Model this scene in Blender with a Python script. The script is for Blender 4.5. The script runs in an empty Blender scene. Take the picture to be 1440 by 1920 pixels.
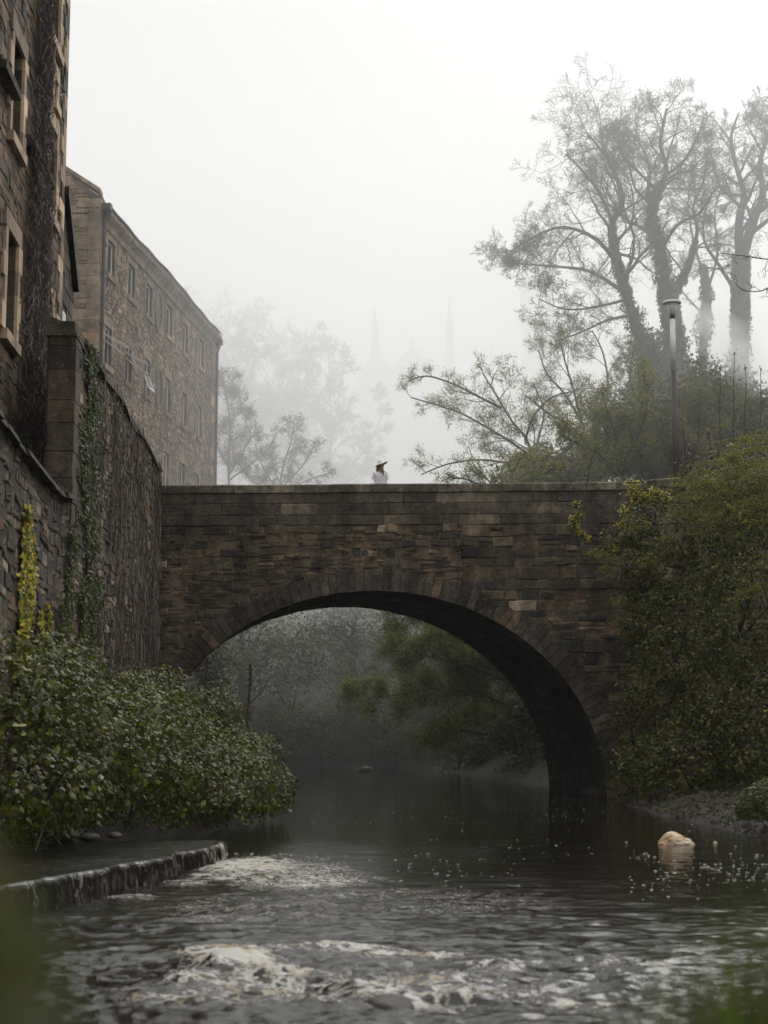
import bpy, math, random
import numpy as np
from mathutils import Vector, Matrix

scene = bpy.context.scene
COL = scene.collection
R = math.radians
rng = np.random.default_rng(7)
random.seed(7)

# ------------------------------------------------------------------ camera
TH = 7.876            # camera looks slightly upward (degrees)
CAMZ = 1.77
F = 3000.0            # focal length in photo pixels (1440 wide): a 50 mm lens on a 24 mm wide frame
cam_d = bpy.data.cameras.new('camera')
cam = bpy.data.objects.new('camera', cam_d)
COL.objects.link(cam)
cam.location = (0, 0, CAMZ)
cam.rotation_euler = (R(90 + TH), 0, 0)
cam_d.sensor_fit = 'HORIZONTAL'
cam_d.sensor_width = 24
cam_d.lens = 50
cam_d.clip_start = 0.05
cam_d.clip_end = 3000
cam_d.dof.use_dof = True
cam_d.dof.focus_distance = 46
cam_d.dof.aperture_fstop = 2.0
scene.camera = cam

# ------------------------------------------------------------------ world, sun, exposure
SUN_EL, SUN_AZ = 40, 27      # degrees; azimuth measured from +Y (behind the bridge) towards +X
world = bpy.data.worlds.new('World')
scene.world = world
world.use_nodes = True
wn, wl = world.node_tree.nodes, world.node_tree.links
wn.clear()
sky = wn.new('ShaderNodeTexSky')
sky.sky_type = 'NISHITA'
sky.sun_disc = False
sky.sun_elevation = R(SUN_EL)
sky.sun_rotation = R(SUN_AZ)
sky.air_density = 1.5
sky.dust_density = 4.0
hs = wn.new('ShaderNodeHueSaturation')
hs.inputs['Saturation'].default_value = 0.06
wl.new(sky.outputs[0], hs.inputs['Color'])
cloud = wn.new('ShaderNodeMix')
cloud.data_type = 'RGBA'
cloud.clamp_factor = True
cloud.inputs['Factor'].default_value = 0.9      # thick even cloud over the clear sky
wl.new(hs.outputs[0], cloud.inputs['A'])
wtc = wn.new('ShaderNodeTexCoord'); wsx = wn.new('ShaderNodeSeparateXYZ'); wmr = wn.new('ShaderNodeMapRange'); wcc = wn.new('ShaderNodeCombineColor')
wl.new(wtc.outputs['Generated'], wsx.inputs[0])
wmr.inputs[1].default_value = .42; wmr.inputs[2].default_value = 1.0; wmr.inputs[3].default_value = 6.7; wmr.inputs[4].default_value = 21.0   # overcast: zenith about twice the horizon
wl.new(wsx.outputs['Z'], wmr.inputs[0])
for k_ in range(3): wl.new(wmr.outputs[0], wcc.inputs[k_])
wl.new(wcc.outputs[0], cloud.inputs['B'])
bg = wn.new('ShaderNodeBackground')
bg.inputs['Strength'].default_value = 0.1
wo = wn.new('ShaderNodeOutputWorld')
wl.new(cloud.outputs['Result'], bg.inputs['Color'])
wl.new(bg.outputs[0], wo.inputs['Surface'])

sun_d = bpy.data.lights.new('sun', 'SUN')
sun_d.energy = 1.45
sun_d.angle = R(24)
sun_d.color = (1.0, 0.975, 0.945)
sun = bpy.data.objects.new('sun', sun_d)
COL.objects.link(sun)
to_sun = Vector((math.sin(R(SUN_AZ)) * math.cos(R(SUN_EL)), math.cos(R(SUN_AZ)) * math.cos(R(SUN_EL)), math.sin(R(SUN_EL))))
sun.rotation_euler = (-to_sun).to_track_quat('-Z', 'Y').to_euler()
sun.location = (20, 30, 60)

vs = scene.view_settings
vs.view_transform = 'Standard'
vs.look = 'None'
vs.exposure = 0
vs.gamma = 1
vs.use_curve_mapping = False
cy = scene.cycles
cy.use_denoising = True
cy.max_bounces = 8
cy.diffuse_bounces = 3
cy.glossy_bounces = 3
cy.transmission_bounces = 3
cy.transparent_max_bounces = 8
cy.volume_bounces = 5
cy.sample_clamp_indirect = 4
cy.use_adaptive_sampling = True
cy.adaptive_threshold = 0.02

# ------------------------------------------------------------------ survey helpers
CT, ST = math.cos(R(TH)), math.sin(R(TH))


def P(px, py, Y):
    """point at forward distance Y seen at photo pixel (px, py)"""
    u, v = (px - 720) / F, (960 - py) / F
    t = Y / (CT - v * ST)
    return Vector((u * t, Y, CAMZ + t * (ST + v * CT)))


def W(px, py, z=0.0):
    """point on the level z seen at a pixel below the horizon"""
    u, v = (px - 720) / F, (960 - py) / F
    t = (z - CAMZ) / (ST + v * CT)
    return Vector((u * t, t * (CT - v * ST), z))


def on_plane(px, py, a, b):
    """(Y, z) where the pixel's ray meets the upright plane X = a + b*Y"""
    u, v = (px - 720) / F, (960 - py) / F
    t = a / (u - b * (CT - v * ST))
    return t * (CT - v * ST), CAMZ + t * (ST + v * CT)


def vnoise(x, y, seed=0):
    """smooth value noise on arrays"""
    x = np.asarray(x, float); y = np.asarray(y, float)
    xi, yi = np.floor(x).astype(np.int64), np.floor(y).astype(np.int64)
    xf, yf = x - xi, y - yi
    xf, yf = xf * xf * (3 - 2 * xf), yf * yf * (3 - 2 * yf)

    def h(a, b):
        n = (a * 374761393 + b * 668265263 + seed * 974711) & 0x7fffffff
        n = ((n ^ (n >> 13)) * 1274126177) & 0x7fffffff
        n = n ^ (n >> 16)
        return (n & 0xffff) / 65535.0
    return (h(xi, yi) * (1 - xf) + h(xi + 1, yi) * xf) * (1 - yf) + (h(xi, yi + 1) * (1 - xf) + h(xi + 1, yi + 1) * xf) * yf


def fbm(x, y, o=4, seed=0):
    s, a, t = 0, 1, 0
    for k in range(o):
        s = s + a * vnoise(x * 2 ** k, y * 2 ** k, seed + k * 17)
        t += a
        a *= .5
    return s / t


# ------------------------------------------------------------------ mesh building
class MB:
    def __init__(self):
        self.v, self.q, self.t, self.c, self.n = [], [], [], [], 0

    def add(self, v, quads=None, tris=None, col=(1, 1, 1)):
        v = np.asarray(v, float).reshape(-1, 3)
        if quads is not None and len(quads):
            self.q.append(np.asarray(quads, np.int64).reshape(-1, 4) + self.n)
        if tris is not None and len(tris):
            self.t.append(np.asarray(tris, np.int64).reshape(-1, 3) + self.n)
        c = np.asarray(col, float)
        if c.ndim == 1:
            c = np.tile(c, (len(v), 1))
        self.v.append(v); self.c.append(c)
        self.n += len(v)

    def box(self, lo, hi, col=(1, 1, 1), fn=None):
        x0, y0, z0 = lo; x1, y1, z1 = hi
        v = np.array([(x0, y0, z0), (x1, y0, z0), (x1, y1, z0), (x0, y1, z0), (x0, y0, z1), (x1, y0, z1), (x1, y1, z1), (x0, y1, z1)], float)
        if fn: v = np.array([fn(*p) for p in v])
        self.add(v, [(0, 3, 2, 1), (4, 5, 6, 7), (0, 1, 5, 4), (1, 2, 6, 5), (2, 3, 7, 6), (3, 0, 4, 7)], col=col)

    def tube(self, pts, rad, sides=6, col=(1, 1, 1), cap=True):
        pts = [Vector(p) for p in pts]
        n = len(pts)
        V = []
        prev = None
        for i in range(n):
            d = (pts[min(i + 1, n - 1)] - pts[max(i - 1, 0)])
            if d.length < 1e-9: d = Vector((0, 0, 1))
            d.normalize()
            a = prev if prev is not None else (Vector((1, 0, 0)) if abs(d.x) < .8 else Vector((0, 1, 0)))
            x = (a - d * a.dot(d)).normalized(); y = d.cross(x); prev = x
            r = rad[i] if hasattr(rad, '__len__') else rad
            for k in range(sides):
                an = 2 * math.pi * k / sides
                V.append(pts[i] + x * (r * math.cos(an)) + y * (r * math.sin(an)))
        Q = [(i * sides + k, i * sides + (k + 1) % sides, (i + 1) * sides + (k + 1) % sides, (i + 1) * sides + k) for i in range(n - 1) for k in range(sides)]
        T = []
        V = [tuple(p) for p in V]
        if cap:
            for e, i in ((0, 0), (1, n - 1)):
                V.append(tuple(pts[i])); c = len(V) - 1
                for k in range(sides):
                    a_, b_ = i * sides + k, i * sides + (k + 1) % sides
                    T.append((c, b_, a_) if e == 0 else (c, a_, b_))
        self.add(V, Q, T, col)

    def segs(self, P0, P1, R0, R1, sides=3, col=(1, 1, 1)):
        """many thin prisms at once"""
        P0, P1 = np.asarray(P0, float), np.asarray(P1, float)
        if not len(P0): return
        R0, R1 = np.asarray(R0, float), np.asarray(R1, float)
        d = P1 - P0
        d /= np.linalg.norm(d, axis=1)[:, None] + 1e-9
        a = np.where(np.abs(d[:, :1]) < .8, np.array([[1., 0, 0]]), np.array([[0, 1., 0]]))
        x = a - d * (a * d).sum(1)[:, None]
        x /= np.linalg.norm(x, axis=1)[:, None]
        y = np.cross(d, x)
        N = len(P0)
        V = np.zeros((N, 2 * sides, 3))
        for k in range(sides):
            an = 2 * math.pi * k / sides
            o = x * math.cos(an) + y * math.sin(an)
            V[:, k] = P0 + o * R0[:, None]
            V[:, sides + k] = P1 + o * R1[:, None]
        q = np.array([(k, (k + 1) % sides, sides + (k + 1) % sides, sides + k) for k in range(sides)])
        Q = (np.arange(N) * 2 * sides)[:, None, None] + q[None]
        c = np.asarray(col, float)
        if c.ndim == 2: c = np.repeat(c, 2 * sides, axis=0)
        self.add(V.reshape(-1, 3), Q.reshape(-1, 4), None, c)

    def leaves(self, pos, nrm, size, col, aspect=.62, droop=.3, rand=.6, r=rng):
        """folded leaf blades: centre, facing, size"""
        pos = np.asarray(pos, float); N = len(pos)
        if not N: return
        nrm = np.broadcast_to(np.asarray(nrm, float), pos.shape) + r.normal(0, rand, (N, 3))
        nrm = nrm / (np.linalg.norm(nrm, axis=1)[:, None] + 1e-9)
        t = r.normal(0, 1, (N, 3)) + np.array([0, 0, -droop * 2])
        t = t - nrm * (t * nrm).sum(1)[:, None]
        t /= np.linalg.norm(t, axis=1)[:, None] + 1e-9
        b = np.cross(nrm, t)
        s = (np.asarray(size) * np.ones(N))[:, None]
        V = np.zeros((N, 4, 3))
        V[:, 0] = pos - t * s * .5
        V[:, 1] = pos + b * s * aspect * .5 - nrm * s * .12 - t * s * .08
        V[:, 2] = pos + t * s * .5 - nrm * s * .1
        V[:, 3] = pos - b * s * aspect * .5 - nrm * s * .12 - t * s * .08
        T = (np.arange(N) * 4)[:, None, None] + np.array([(0, 1, 2), (0, 2, 3)])[None]
        c = np.broadcast_to(np.asarray(col, float), (N, 3))
        self.add(V.reshape(-1, 3), None, T.reshape(-1, 3), np.repeat(c, 4, axis=0))

    def build(self, name, mat, parent=None, smooth=False, attrs=None):
        v = np.concatenate(self.v) if self.v else np.zeros((0, 3))
        c = np.concatenate(self.c) if self.c else np.zeros((0, 3))
        q = np.concatenate(self.q) if self.q else np.zeros((0, 4), np.int64)
        t = np.concatenate(self.t) if self.t else np.zeros((0, 3), np.int64)
        me = bpy.data.meshes.new(name)
        me.vertices.add(len(v))
        me.vertices.foreach_set('co', v.astype(np.float32).ravel())
        loops = np.concatenate([q.ravel(), t.ravel()]).astype(np.int32)
        me.loops.add(len(loops))
        me.loops.foreach_set('vertex_index', loops)
        nf = len(q) + len(t)
        starts = np.concatenate([np.arange(len(q)) * 4, len(q) * 4 + np.arange(len(t)) * 3]).astype(np.int32)
        me.polygons.add(nf)
        me.polygons.foreach_set('loop_start', starts)
        me.polygons.foreach_set('use_smooth', np.full(nf, smooth))
        me.update(calc_edges=True)
        at = me.color_attributes.new('tint', 'FLOAT_COLOR', 'POINT')
        at.data.foreach_set('color', np.concatenate([c, np.ones((len(c), 1))], 1).astype(np.float32).ravel())
        for k, arr in (attrs or {}).items():
            a = me.attributes.new(k, 'FLOAT', 'POINT')
            a.data.foreach_set('value', np.asarray(arr, np.float32).ravel())
        me.materials.append(mat)
        me.validate()
        o = bpy.data.objects.new(name, me)
        COL.objects.link(o)
        if parent is not None:
            o.parent = parent
            o.matrix_parent_inverse = Matrix.Translation(-Vector(parent['_base'])) if parent.get('_base') is not None else Matrix()
        return o


def tag(o, label, cat, group=None):
    o['label'] = label; o['category'] = cat
    if group: o['group'] = group
    return o


def thing(name, label, cat, loc=(0, 0, 0), group=None):
    """an Empty at the thing's base; its parts are modelled in world coordinates"""
    o = bpy.data.objects.new(name, None)
    COL.objects.link(o)
    o.location = loc
    o['_base'] = list(loc)
    o.empty_display_size = .3
    return tag(o, label, cat, group)


def struct(o, kind='structure'):
    o['kind'] = kind
    return o


# ------------------------------------------------------------------ materials
def newmat(name):
    m = bpy.data.materials.new(name)
    m.use_nodes = True
    nt = m.node_tree
    b = nt.nodes['Principled BSDF']
    return m, nt, b


def N(nt, t, **kw):
    n = nt.nodes.new(t)
    for k, v in kw.items():
        if hasattr(n, k): setattr(n, k, v)
        else: n.inputs[k].default_value = v
    return n


def stone_mat(name, base=(1, 1, 1), var=.5, nscale=3.0, bump=.5, moss=.0, mosscol=(.04, .042, .018), rough=.85, stain=0.35, pale=0.0):
    m, nt, b = newmat(name)
    L = nt.links.new
    at = N(nt, 'ShaderNodeAttribute', attribute_name='tint')
    geo = N(nt, 'ShaderNodeNewGeometry')
    n1 = N(nt, 'ShaderNodeTexNoise'); n1.inputs['Scale'].default_value = nscale; n1.inputs['Detail'].default_value = 8; n1.inputs['Roughness'].default_value = .68
    n2 = N(nt, 'ShaderNodeTexNoise'); n2.inputs['Scale'].default_value = nscale * .16; n2.inputs['Detail'].default_value = 5
    # damp streaks run down the wall: stretch the noise along z
    mp = N(nt, 'ShaderNodeMapping'); mp.inputs['Scale'].default_value = (1.3, 1.3, .18)
    n3 = N(nt, 'ShaderNodeTexNoise'); n3.inputs['Scale'].default_value = 1.6; n3.inputs['Detail'].default_value = 6
    L(geo.outputs['Position'], n1.inputs['Vector']); L(geo.outputs['Position'], n2.inputs['Vector'])
    L(geo.outputs['Position'], mp.inputs['Vector']); L(mp.outputs[0], n3.inputs['Vector'])
    def mr(src, a, b_, lo, hi):
        r = N(nt, 'ShaderNodeMapRange'); r.inputs[1].default_value = a; r.inputs[2].default_value = b_
        r.inputs[3].default_value = lo; r.inputs[4].default_value = hi
        L(src, r.inputs[0]); return r.outputs[0]
    f1 = mr(n1.outputs[0], .3, .7, 1 - var, 1 + var)
    f2 = mr(n2.outputs[0], .35, .65, 1 - stain * .6, 1 + stain * .6)
    f3 = mr(n3.outputs[0], .35, .62, 1 - stain, 1.1)
    m1 = N(nt, 'ShaderNodeMath', operation='MULTIPLY'); L(f1, m1.inputs[0]); L(f2, m1.inputs[1])
    m2 = N(nt, 'ShaderNodeMath', operation='MULTIPLY'); L(m1.outputs[0], m2.inputs[0]); L(f3, m2.inputs[1])
    vm = N(nt, 'ShaderNodeVectorMath', operation='SCALE'); L(at.outputs['Color'], vm.inputs[0]); L(m2.outputs[0], vm.inputs['Scale'])
    vb = N(nt, 'ShaderNodeVectorMath', operation='MULTIPLY'); L(vm.outputs[0], vb.inputs[0]); vb.inputs[1].default_value = base
    out = vb.outputs[0]
    if pale:
        n5 = N(nt, 'ShaderNodeTexNoise'); n5.inputs['Scale'].default_value = 9; n5.inputs['Detail'].default_value = 6
        L(geo.outputs['Position'], n5.inputs['Vector'])
        mx = N(nt, 'ShaderNodeMix', data_type='RGBA')
        L(mr(n5.outputs[0], .62, .72, 0, pale), mx.inputs['Factor']); L(out, mx.inputs['A']); mx.inputs['B'].default_value = (.26, .25, .22, 1)
        out = mx.outputs['Result']
    if moss:
        n4 = N(nt, 'ShaderNodeTexNoise'); n4.inputs['Scale'].default_value = .9; n4.inputs['Detail'].default_value = 7
        L(geo.outputs['Position'], n4.inputs['Vector'])
        mx = N(nt, 'ShaderNodeMix', data_type='RGBA')
        L(mr(n4.outputs[0], .48, .68, 0, moss), mx.inputs['Factor']); L(out, mx.inputs['A']); mx.inputs['B'].default_value = (*mosscol, 1)
        out = mx.outputs['Result']
    L(out, b.inputs['Base Color'])
    b.inputs['Roughness'].default_value = rough
    bp = N(nt, 'ShaderNodeBump'); bp.inputs['Strength'].default_value = bump; bp.inputs['Distance'].default_value = .05
    n6 = N(nt, 'ShaderNodeTexNoise'); n6.inputs['Scale'].default_value = nscale * 3; n6.inputs['Detail'].default_value = 9; n6.inputs['Roughness'].default_value = .7
    L(geo.outputs['Position'], n6.inputs['Vector'])
    L(n6.outputs[0], bp.inputs['Height']); L(bp.outputs[0], b.inputs['Normal'])
    return m


def leaf_mat(name, trans=.35, rough=.45, spec=.4):
    m, nt, b = newmat(name)
    L = nt.links.new
    at = N(nt, 'ShaderNodeAttribute', attribute_name='tint')
    wm = N(nt, 'ShaderNodeVectorMath', operation='MULTIPLY'); L(at.outputs['Color'], wm.inputs[0]); wm.inputs[1].default_value = (1.14, 1.04, .6)
    L(wm.outputs[0], b.inputs['Base Color'])
    b.inputs['Roughness'].default_value = rough
    b.inputs['Specular IOR Level'].default_value = spec
    tr = N(nt, 'ShaderNodeBsdfTranslucent')
    vm = N(nt, 'ShaderNodeVectorMath', operation='MULTIPLY'); L(at.outputs['Color'], vm.inputs[0]); vm.inputs[1].default_value = (1.3, 1.5, .6)
    L(vm.outputs[0], tr.inputs['Color'])
    mx = N(nt, 'ShaderNodeMixShader'); mx.inputs[0].default_value = trans
    L(b.outputs[0], mx.inputs[1]); L(tr.outputs[0], mx.inputs[2])
    L(mx.outputs[0], nt.nodes['Material Output'].inputs['Surface'])
    return m


def plain_mat(name, col, rough=.6, metal=0, var=.25, scale=6, spec=.5, bump=0):
    m, nt, b = newmat(name)
    L = nt.links.new
    at = N(nt, 'ShaderNodeAttribute', attribute_name='tint')
    geo = N(nt, 'ShaderNodeNewGeometry')
    n1 = N(nt, 'ShaderNodeTexNoise'); n1.inputs['Scale'].default_value = scale; n1.inputs['Detail'].default_value = 6
    L(geo.outputs['Position'], n1.inputs['Vector'])
    r = N(nt, 'ShaderNodeMapRange'); r.inputs[1].default_value = .3; r.inputs[2].default_value = .7
    r.inputs[3].default_value = 1 - var; r.inputs[4].default_value = 1 + var
    L(n1.outputs[0], r.inputs[0])
    v1 = N(nt, 'ShaderNodeVectorMath', operation='MULTIPLY'); L(at.outputs['Color'], v1.inputs[0]); v1.inputs[1].default_value = col
    v2 = N(nt, 'ShaderNodeVectorMath', operation='SCALE'); L(v1.outputs[0], v2.inputs[0]); L(r.outputs[0], v2.inputs['Scale'])
    L(v2.outputs[0], b.inputs['Base Color'])
    b.inputs['Roughness'].default_value = rough
    b.inputs['Metallic'].default_value = metal
    b.inputs['Specular IOR Level'].default_value = spec
    if bump:
        bp = N(nt, 'ShaderNodeBump'); bp.inputs['Strength'].default_value = bump; bp.inputs['Distance'].default_value = .05
        L(n1.outputs[0], bp.inputs['Height']); L(bp.outputs[0], b.inputs['Normal'])
    return m


M = dict(
    bridge=stone_mat('bridge_stone', base=(1.06, .97, .86), var=.75, nscale=4, bump=1.0, moss=.35, stain=.5, pale=.5),
    soffit=stone_mat('arch_soffit_stone', var=.4, nscale=4, bump=.5, stain=.4),
    wall=stone_mat('retaining_wall_stone', base=(1.06, .97, .86), var=.75, nscale=5, bump=.9, moss=.4, stain=.6, pale=.6),
    tenement=stone_mat('tenement_stone', base=(1.06, .97, .86), var=.55, nscale=5, bump=.5, stain=.45),
    mill=stone_mat('mill_stone', base=(1.06, .97, .86), var=.55, nscale=4, bump=.5, stain=.3),
    dressed=stone_mat('dressed_sandstone', var=.2, nscale=4, bump=.25, stain=.3),
    slate=plain_mat('slate', (.07, .07, .075), .6, var=.3),
    church=plain_mat('church_stone', (.34, .32, .30), .9),
    bark=plain_mat('bark', (1, 1, 1), .9, var=.35, scale=9, bump=.4),
    leaf=leaf_mat('leaf'),
    youngleaf=leaf_mat('young_leaf', .5, .5, .3),
    glossleaf=leaf_mat('wet_leaf', .25, .42, .3),
    earth=stone_mat('damp_earth', var=.5, nscale=3, bump=.8, stain=.2, moss=.5, rough=.75),
    rock=stone_mat('wet_rock', var=.4, nscale=6, bump=.6, stain=.2, rough=.35),
    metal=plain_mat('galvanised_metal', (.62, .63, .65), .5, .15, var=.08),
    brownpaint=plain_mat('brown_paint', (.05, .04, .033), .5, var=.2),
    iron=plain_mat('painted_iron', (.03, .03, .032), .5),
    whitepaint=plain_mat('white_paint', (.7, .7, .7), .5, var=.05),
    lampglass=plain_mat('lamp_bowl', (.7, .7, .7), .25, var=.05),
    road=plain_mat('road_surface', (.05, .05, .05), .8),
)


def glass_mat():
    m, nt, b = newmat('window_glass')
    b.inputs['Base Color'].default_value = (.02, .022, .025, 1)
    b.inputs['Roughness'].default_value = .08
    b.inputs['Specular IOR Level'].default_value = .8
    return m


M['glass'] = glass_mat()


def water_mat():
    m, nt, b = newmat('river_water')
    L = nt.links.new
    geo = N(nt, 'ShaderNodeNewGeometry')
    at = N(nt, 'ShaderNodeAttribute', attribute_name='foam')
    mp = N(nt, 'ShaderNodeMapping'); mp.inputs['Scale'].default_value = (.55, 1.0, 1)
    L(geo.outputs['Position'], mp.inputs['Vector'])
    n1 = N(nt, 'ShaderNodeTexNoise'); n1.inputs['Scale'].default_value = 3.2; n1.inputs['Detail'].default_value = 6; n1.inputs['Roughness'].default_value = .6; n1.inputs['Distortion'].default_value = .6
    n2 = N(nt, 'ShaderNodeTexNoise'); n2.inputs['Scale'].default_value = 11; n2.inputs['Detail'].default_value = 5; n2.inputs['Roughness'].default_value = .6
    L(mp.outputs[0], n1.inputs['Vector']); L(mp.outputs[0], n2.inputs['Vector'])
    ad = N(nt, 'ShaderNodeMath', operation='MULTIPLY_ADD'); L(n2.outputs[0], ad.inputs[0]); ad.inputs[1].default_value = .35; L(n1.outputs[0], ad.inputs[2])
    ch = N(nt, 'ShaderNodeAttribute', attribute_name='chop')
    bp = N(nt, 'ShaderNodeBump'); bp.inputs['Distance'].default_value = .08
    L(ch.outputs['Fac'], bp.inputs['Strength'])
    L(ad.outputs[0], bp.inputs['Height']); L(bp.outputs[0], b.inputs['Normal'])
    # lacy foam: the more foam there is, the wider the threads between the bubbles grow
    mpf = N(nt, 'ShaderNodeMapping'); mpf.inputs['Scale'].default_value = (.8, 1.0, .2)
    L(geo.outputs['Position'], mpf.inputs['Vector'])
    def lace(sc, wgt, add):
        n_ = N(nt, 'ShaderNodeTexNoise'); n_.inputs['Scale'].default_value = sc; n_.inputs['Detail'].default_value = 4; n_.inputs['Distortion'].default_value = .5
        L(mpf.outputs[0], n_.inputs['Vector'])
        a_ = N(nt, 'ShaderNodeMath', operation='SUBTRACT'); L(n_.outputs[0], a_.inputs[0]); a_.inputs[1].default_value = .5
        b_ = N(nt, 'ShaderNodeMath', operation='ABSOLUTE'); L(a_.outputs[0], b_.inputs[0])
        c_ = N(nt, 'ShaderNodeMath', operation='MULTIPLY_ADD'); L(b_.outputs[0], c_.inputs[0]); c_.inputs[1].default_value = wgt
        if add is None: c_.inputs[2].default_value = 0
        else: L(add, c_.inputs[2])
        return c_.outputs[0]
    lc = lace(26, 2.2, lace(8, 4.5, None))
    th = N(nt, 'ShaderNodeMath', operation='MULTIPLY_ADD'); L(at.outputs['Fac'], th.inputs[0]); th.inputs[1].default_value = 1.25
    ng = N(nt, 'ShaderNodeMath', operation='MULTIPLY'); L(lc, ng.inputs[0]); ng.inputs[1].default_value = -1
    L(ng.outputs[0], th.inputs[2])
    mr = N(nt, 'ShaderNodeMapRange'); mr.inputs[1].default_value = 0.0; mr.inputs[2].default_value = .4
    L(th.outputs[0], mr.inputs[0])
    tan = N(nt, 'ShaderNodeTexNoise'); tan.inputs['Scale'].default_value = 5; tan.inputs['Detail'].default_value = 4
    L(geo.outputs['Position'], tan.inputs['Vector'])
    cr = N(nt, 'ShaderNodeValToRGB'); L(tan.outputs[0], cr.inputs[0])
    cr.color_ramp.elements[0].position = .48; cr.color_ramp.elements[0].color = (.46, .445, .40, 1)
    cr.color_ramp.elements[1].position = .66; cr.color_ramp.elements[1].color = (.30, .24, .14, 1)
    mx = N(nt, 'ShaderNodeMix', data_type='RGBA'); L(mr.outputs[0], mx.inputs['Factor'])
    mx.inputs['A'].default_value = (.012, .0105, .007, 1); L(cr.outputs[0], mx.inputs['B'])
    L(mx.outputs['Result'], b.inputs['Base Color'])
    r2 = N(nt, 'ShaderNodeMapRange'); r2.inputs[3].default_value = .06; r2.inputs[4].default_value = .7
    L(mr.outputs[0], r2.inputs[0]); L(r2.outputs[0], b.inputs['Roughness'])
    b.inputs['IOR'].default_value = 1.33
    return m


M['water'] = water_mat()


def foam_mat():
    m, nt, b = newmat('river_foam')
    L = nt.links.new
    geo = N(nt, 'ShaderNodeNewGeometry')
    n = N(nt, 'ShaderNodeTexNoise'); n.inputs['Scale'].default_value = 5.5; n.inputs['Detail'].default_value = 6
    L(geo.outputs['Position'], n.inputs['Vector'])
    cr = N(nt, 'ShaderNodeValToRGB'); L(n.outputs[0], cr.inputs[0])
    cr.color_ramp.elements[0].position = .40; cr.color_ramp.elements[0].color = (.66, .55, .40, 1)
    cr.color_ramp.elements[1].position = .66; cr.color_ramp.elements[1].color = (.42, .24, .10, 1)
    L(cr.outputs[0], b.inputs['Base Color'])
    b.inputs['Roughness'].default_value = .9
    b.inputs['Subsurface Weight'].default_value = .1
    bp = N(nt, 'ShaderNodeBump'); bp.inputs['Strength'].default_value = .6; bp.inputs['Distance'].default_value = .02
    nb = N(nt, 'ShaderNodeTexNoise'); nb.inputs['Scale'].default_value = 30; nb.inputs['Detail'].default_value = 6
    L(geo.outputs['Position'], nb.inputs['Vector']); L(nb.outputs[0], bp.inputs['Height']); L(bp.outputs[0], b.inputs['Normal'])
    b.inputs['Subsurface Scale'].default_value = .05
    return m


M['foam'] = foam_mat()

# ------------------------------------------------------------------ terrain
WA, WB = -4.62, -.04          # retaining wall face: X = WA + WB*Y
TA, TB = -5.6, -.05           # tenement facade
MA, MBB = -16.0, .113         # mill facade


def shore_r(Y):
    return np.interp(Y, [-20, 4, 10, 20, 27, 34, 40, 44, 52, 60, 70, 78, 84, 900], [9, 8, 7.6, 7.0, 6.5, 6.0, 6.0, 6.3, 5.6, 4.8, 3.6, 2.6, 1.5, 1.5])


def shore_l(Y):
    return np.interp(Y, [-20, 8, 15, 24, 30, 38, 52, 68, 76, 84, 90], [-4.4, -4.6, -4.9, -5.0, -3.0, -4.2, -6.4, -6.8, -10, -60, -60])


def terrain_h(X, Y):
    sr, sl = shore_r(Y), shore_l(Y)
    ri = X - sr; le = sl - X
    hr = np.interp(ri, [-3, -.6, 0, .8, 2.5, 4.2, 7.5, 12, 40, 120], [-.8, -.45, 0, .3, .55, 2.2, 6.6, 8.0, 13, 34])
    hr_far = np.interp(ri, [-3, -.6, 0, .8, 2.5, 5, 9, 14, 40, 120], [-.8, -.45, 0, .5, 1.5, 3.4, 6.6, 8.4, 15, 40])
    k = np.clip((Y - 50) / 8, 0, 1)
    hr = hr * (1 - k) + hr_far * k
    hl = np.interp(le, [-3, -.5, 0, .6, 2, 4, 9], [-.8, -.45, 0, .5, 1.3, 1.6, 1.6])
    hl_far = np.interp(le, [-3, -.5, 0, .6, 1.4, 6, 30, 120], [-.8, -.45, 0, 1.2, 5.4, 6, 16, 45])
    behind = X < (WA + WB * Y - .45)
    hl = np.where(behind & (Y < 48), np.where(Y > 29.3, np.interp(X - (WA + WB * Y), [-40, -.5], [6.3, 6.1]), 5.9), hl)
    k = np.clip((Y - 47) / 3, 0, 1)
    hl = hl * (1 - k) + hl_far * k
    h = np.where(ri > le, hr, hl)
    far = np.interp(Y, [82, 86, 92, 110, 150, 260, 400], [-1, .6, 3.5, 10, 19, 26, 30])
    h = np.maximum(h, np.where(Y > 82, far, -9))
    near = np.interp(Y, [-20, 3.2, 4.2, 6.2, 8], [.95, .9, .55, -.3, -.7])
    h = np.maximum(h, np.where(Y < 8, near, -9))
    return h


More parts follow.
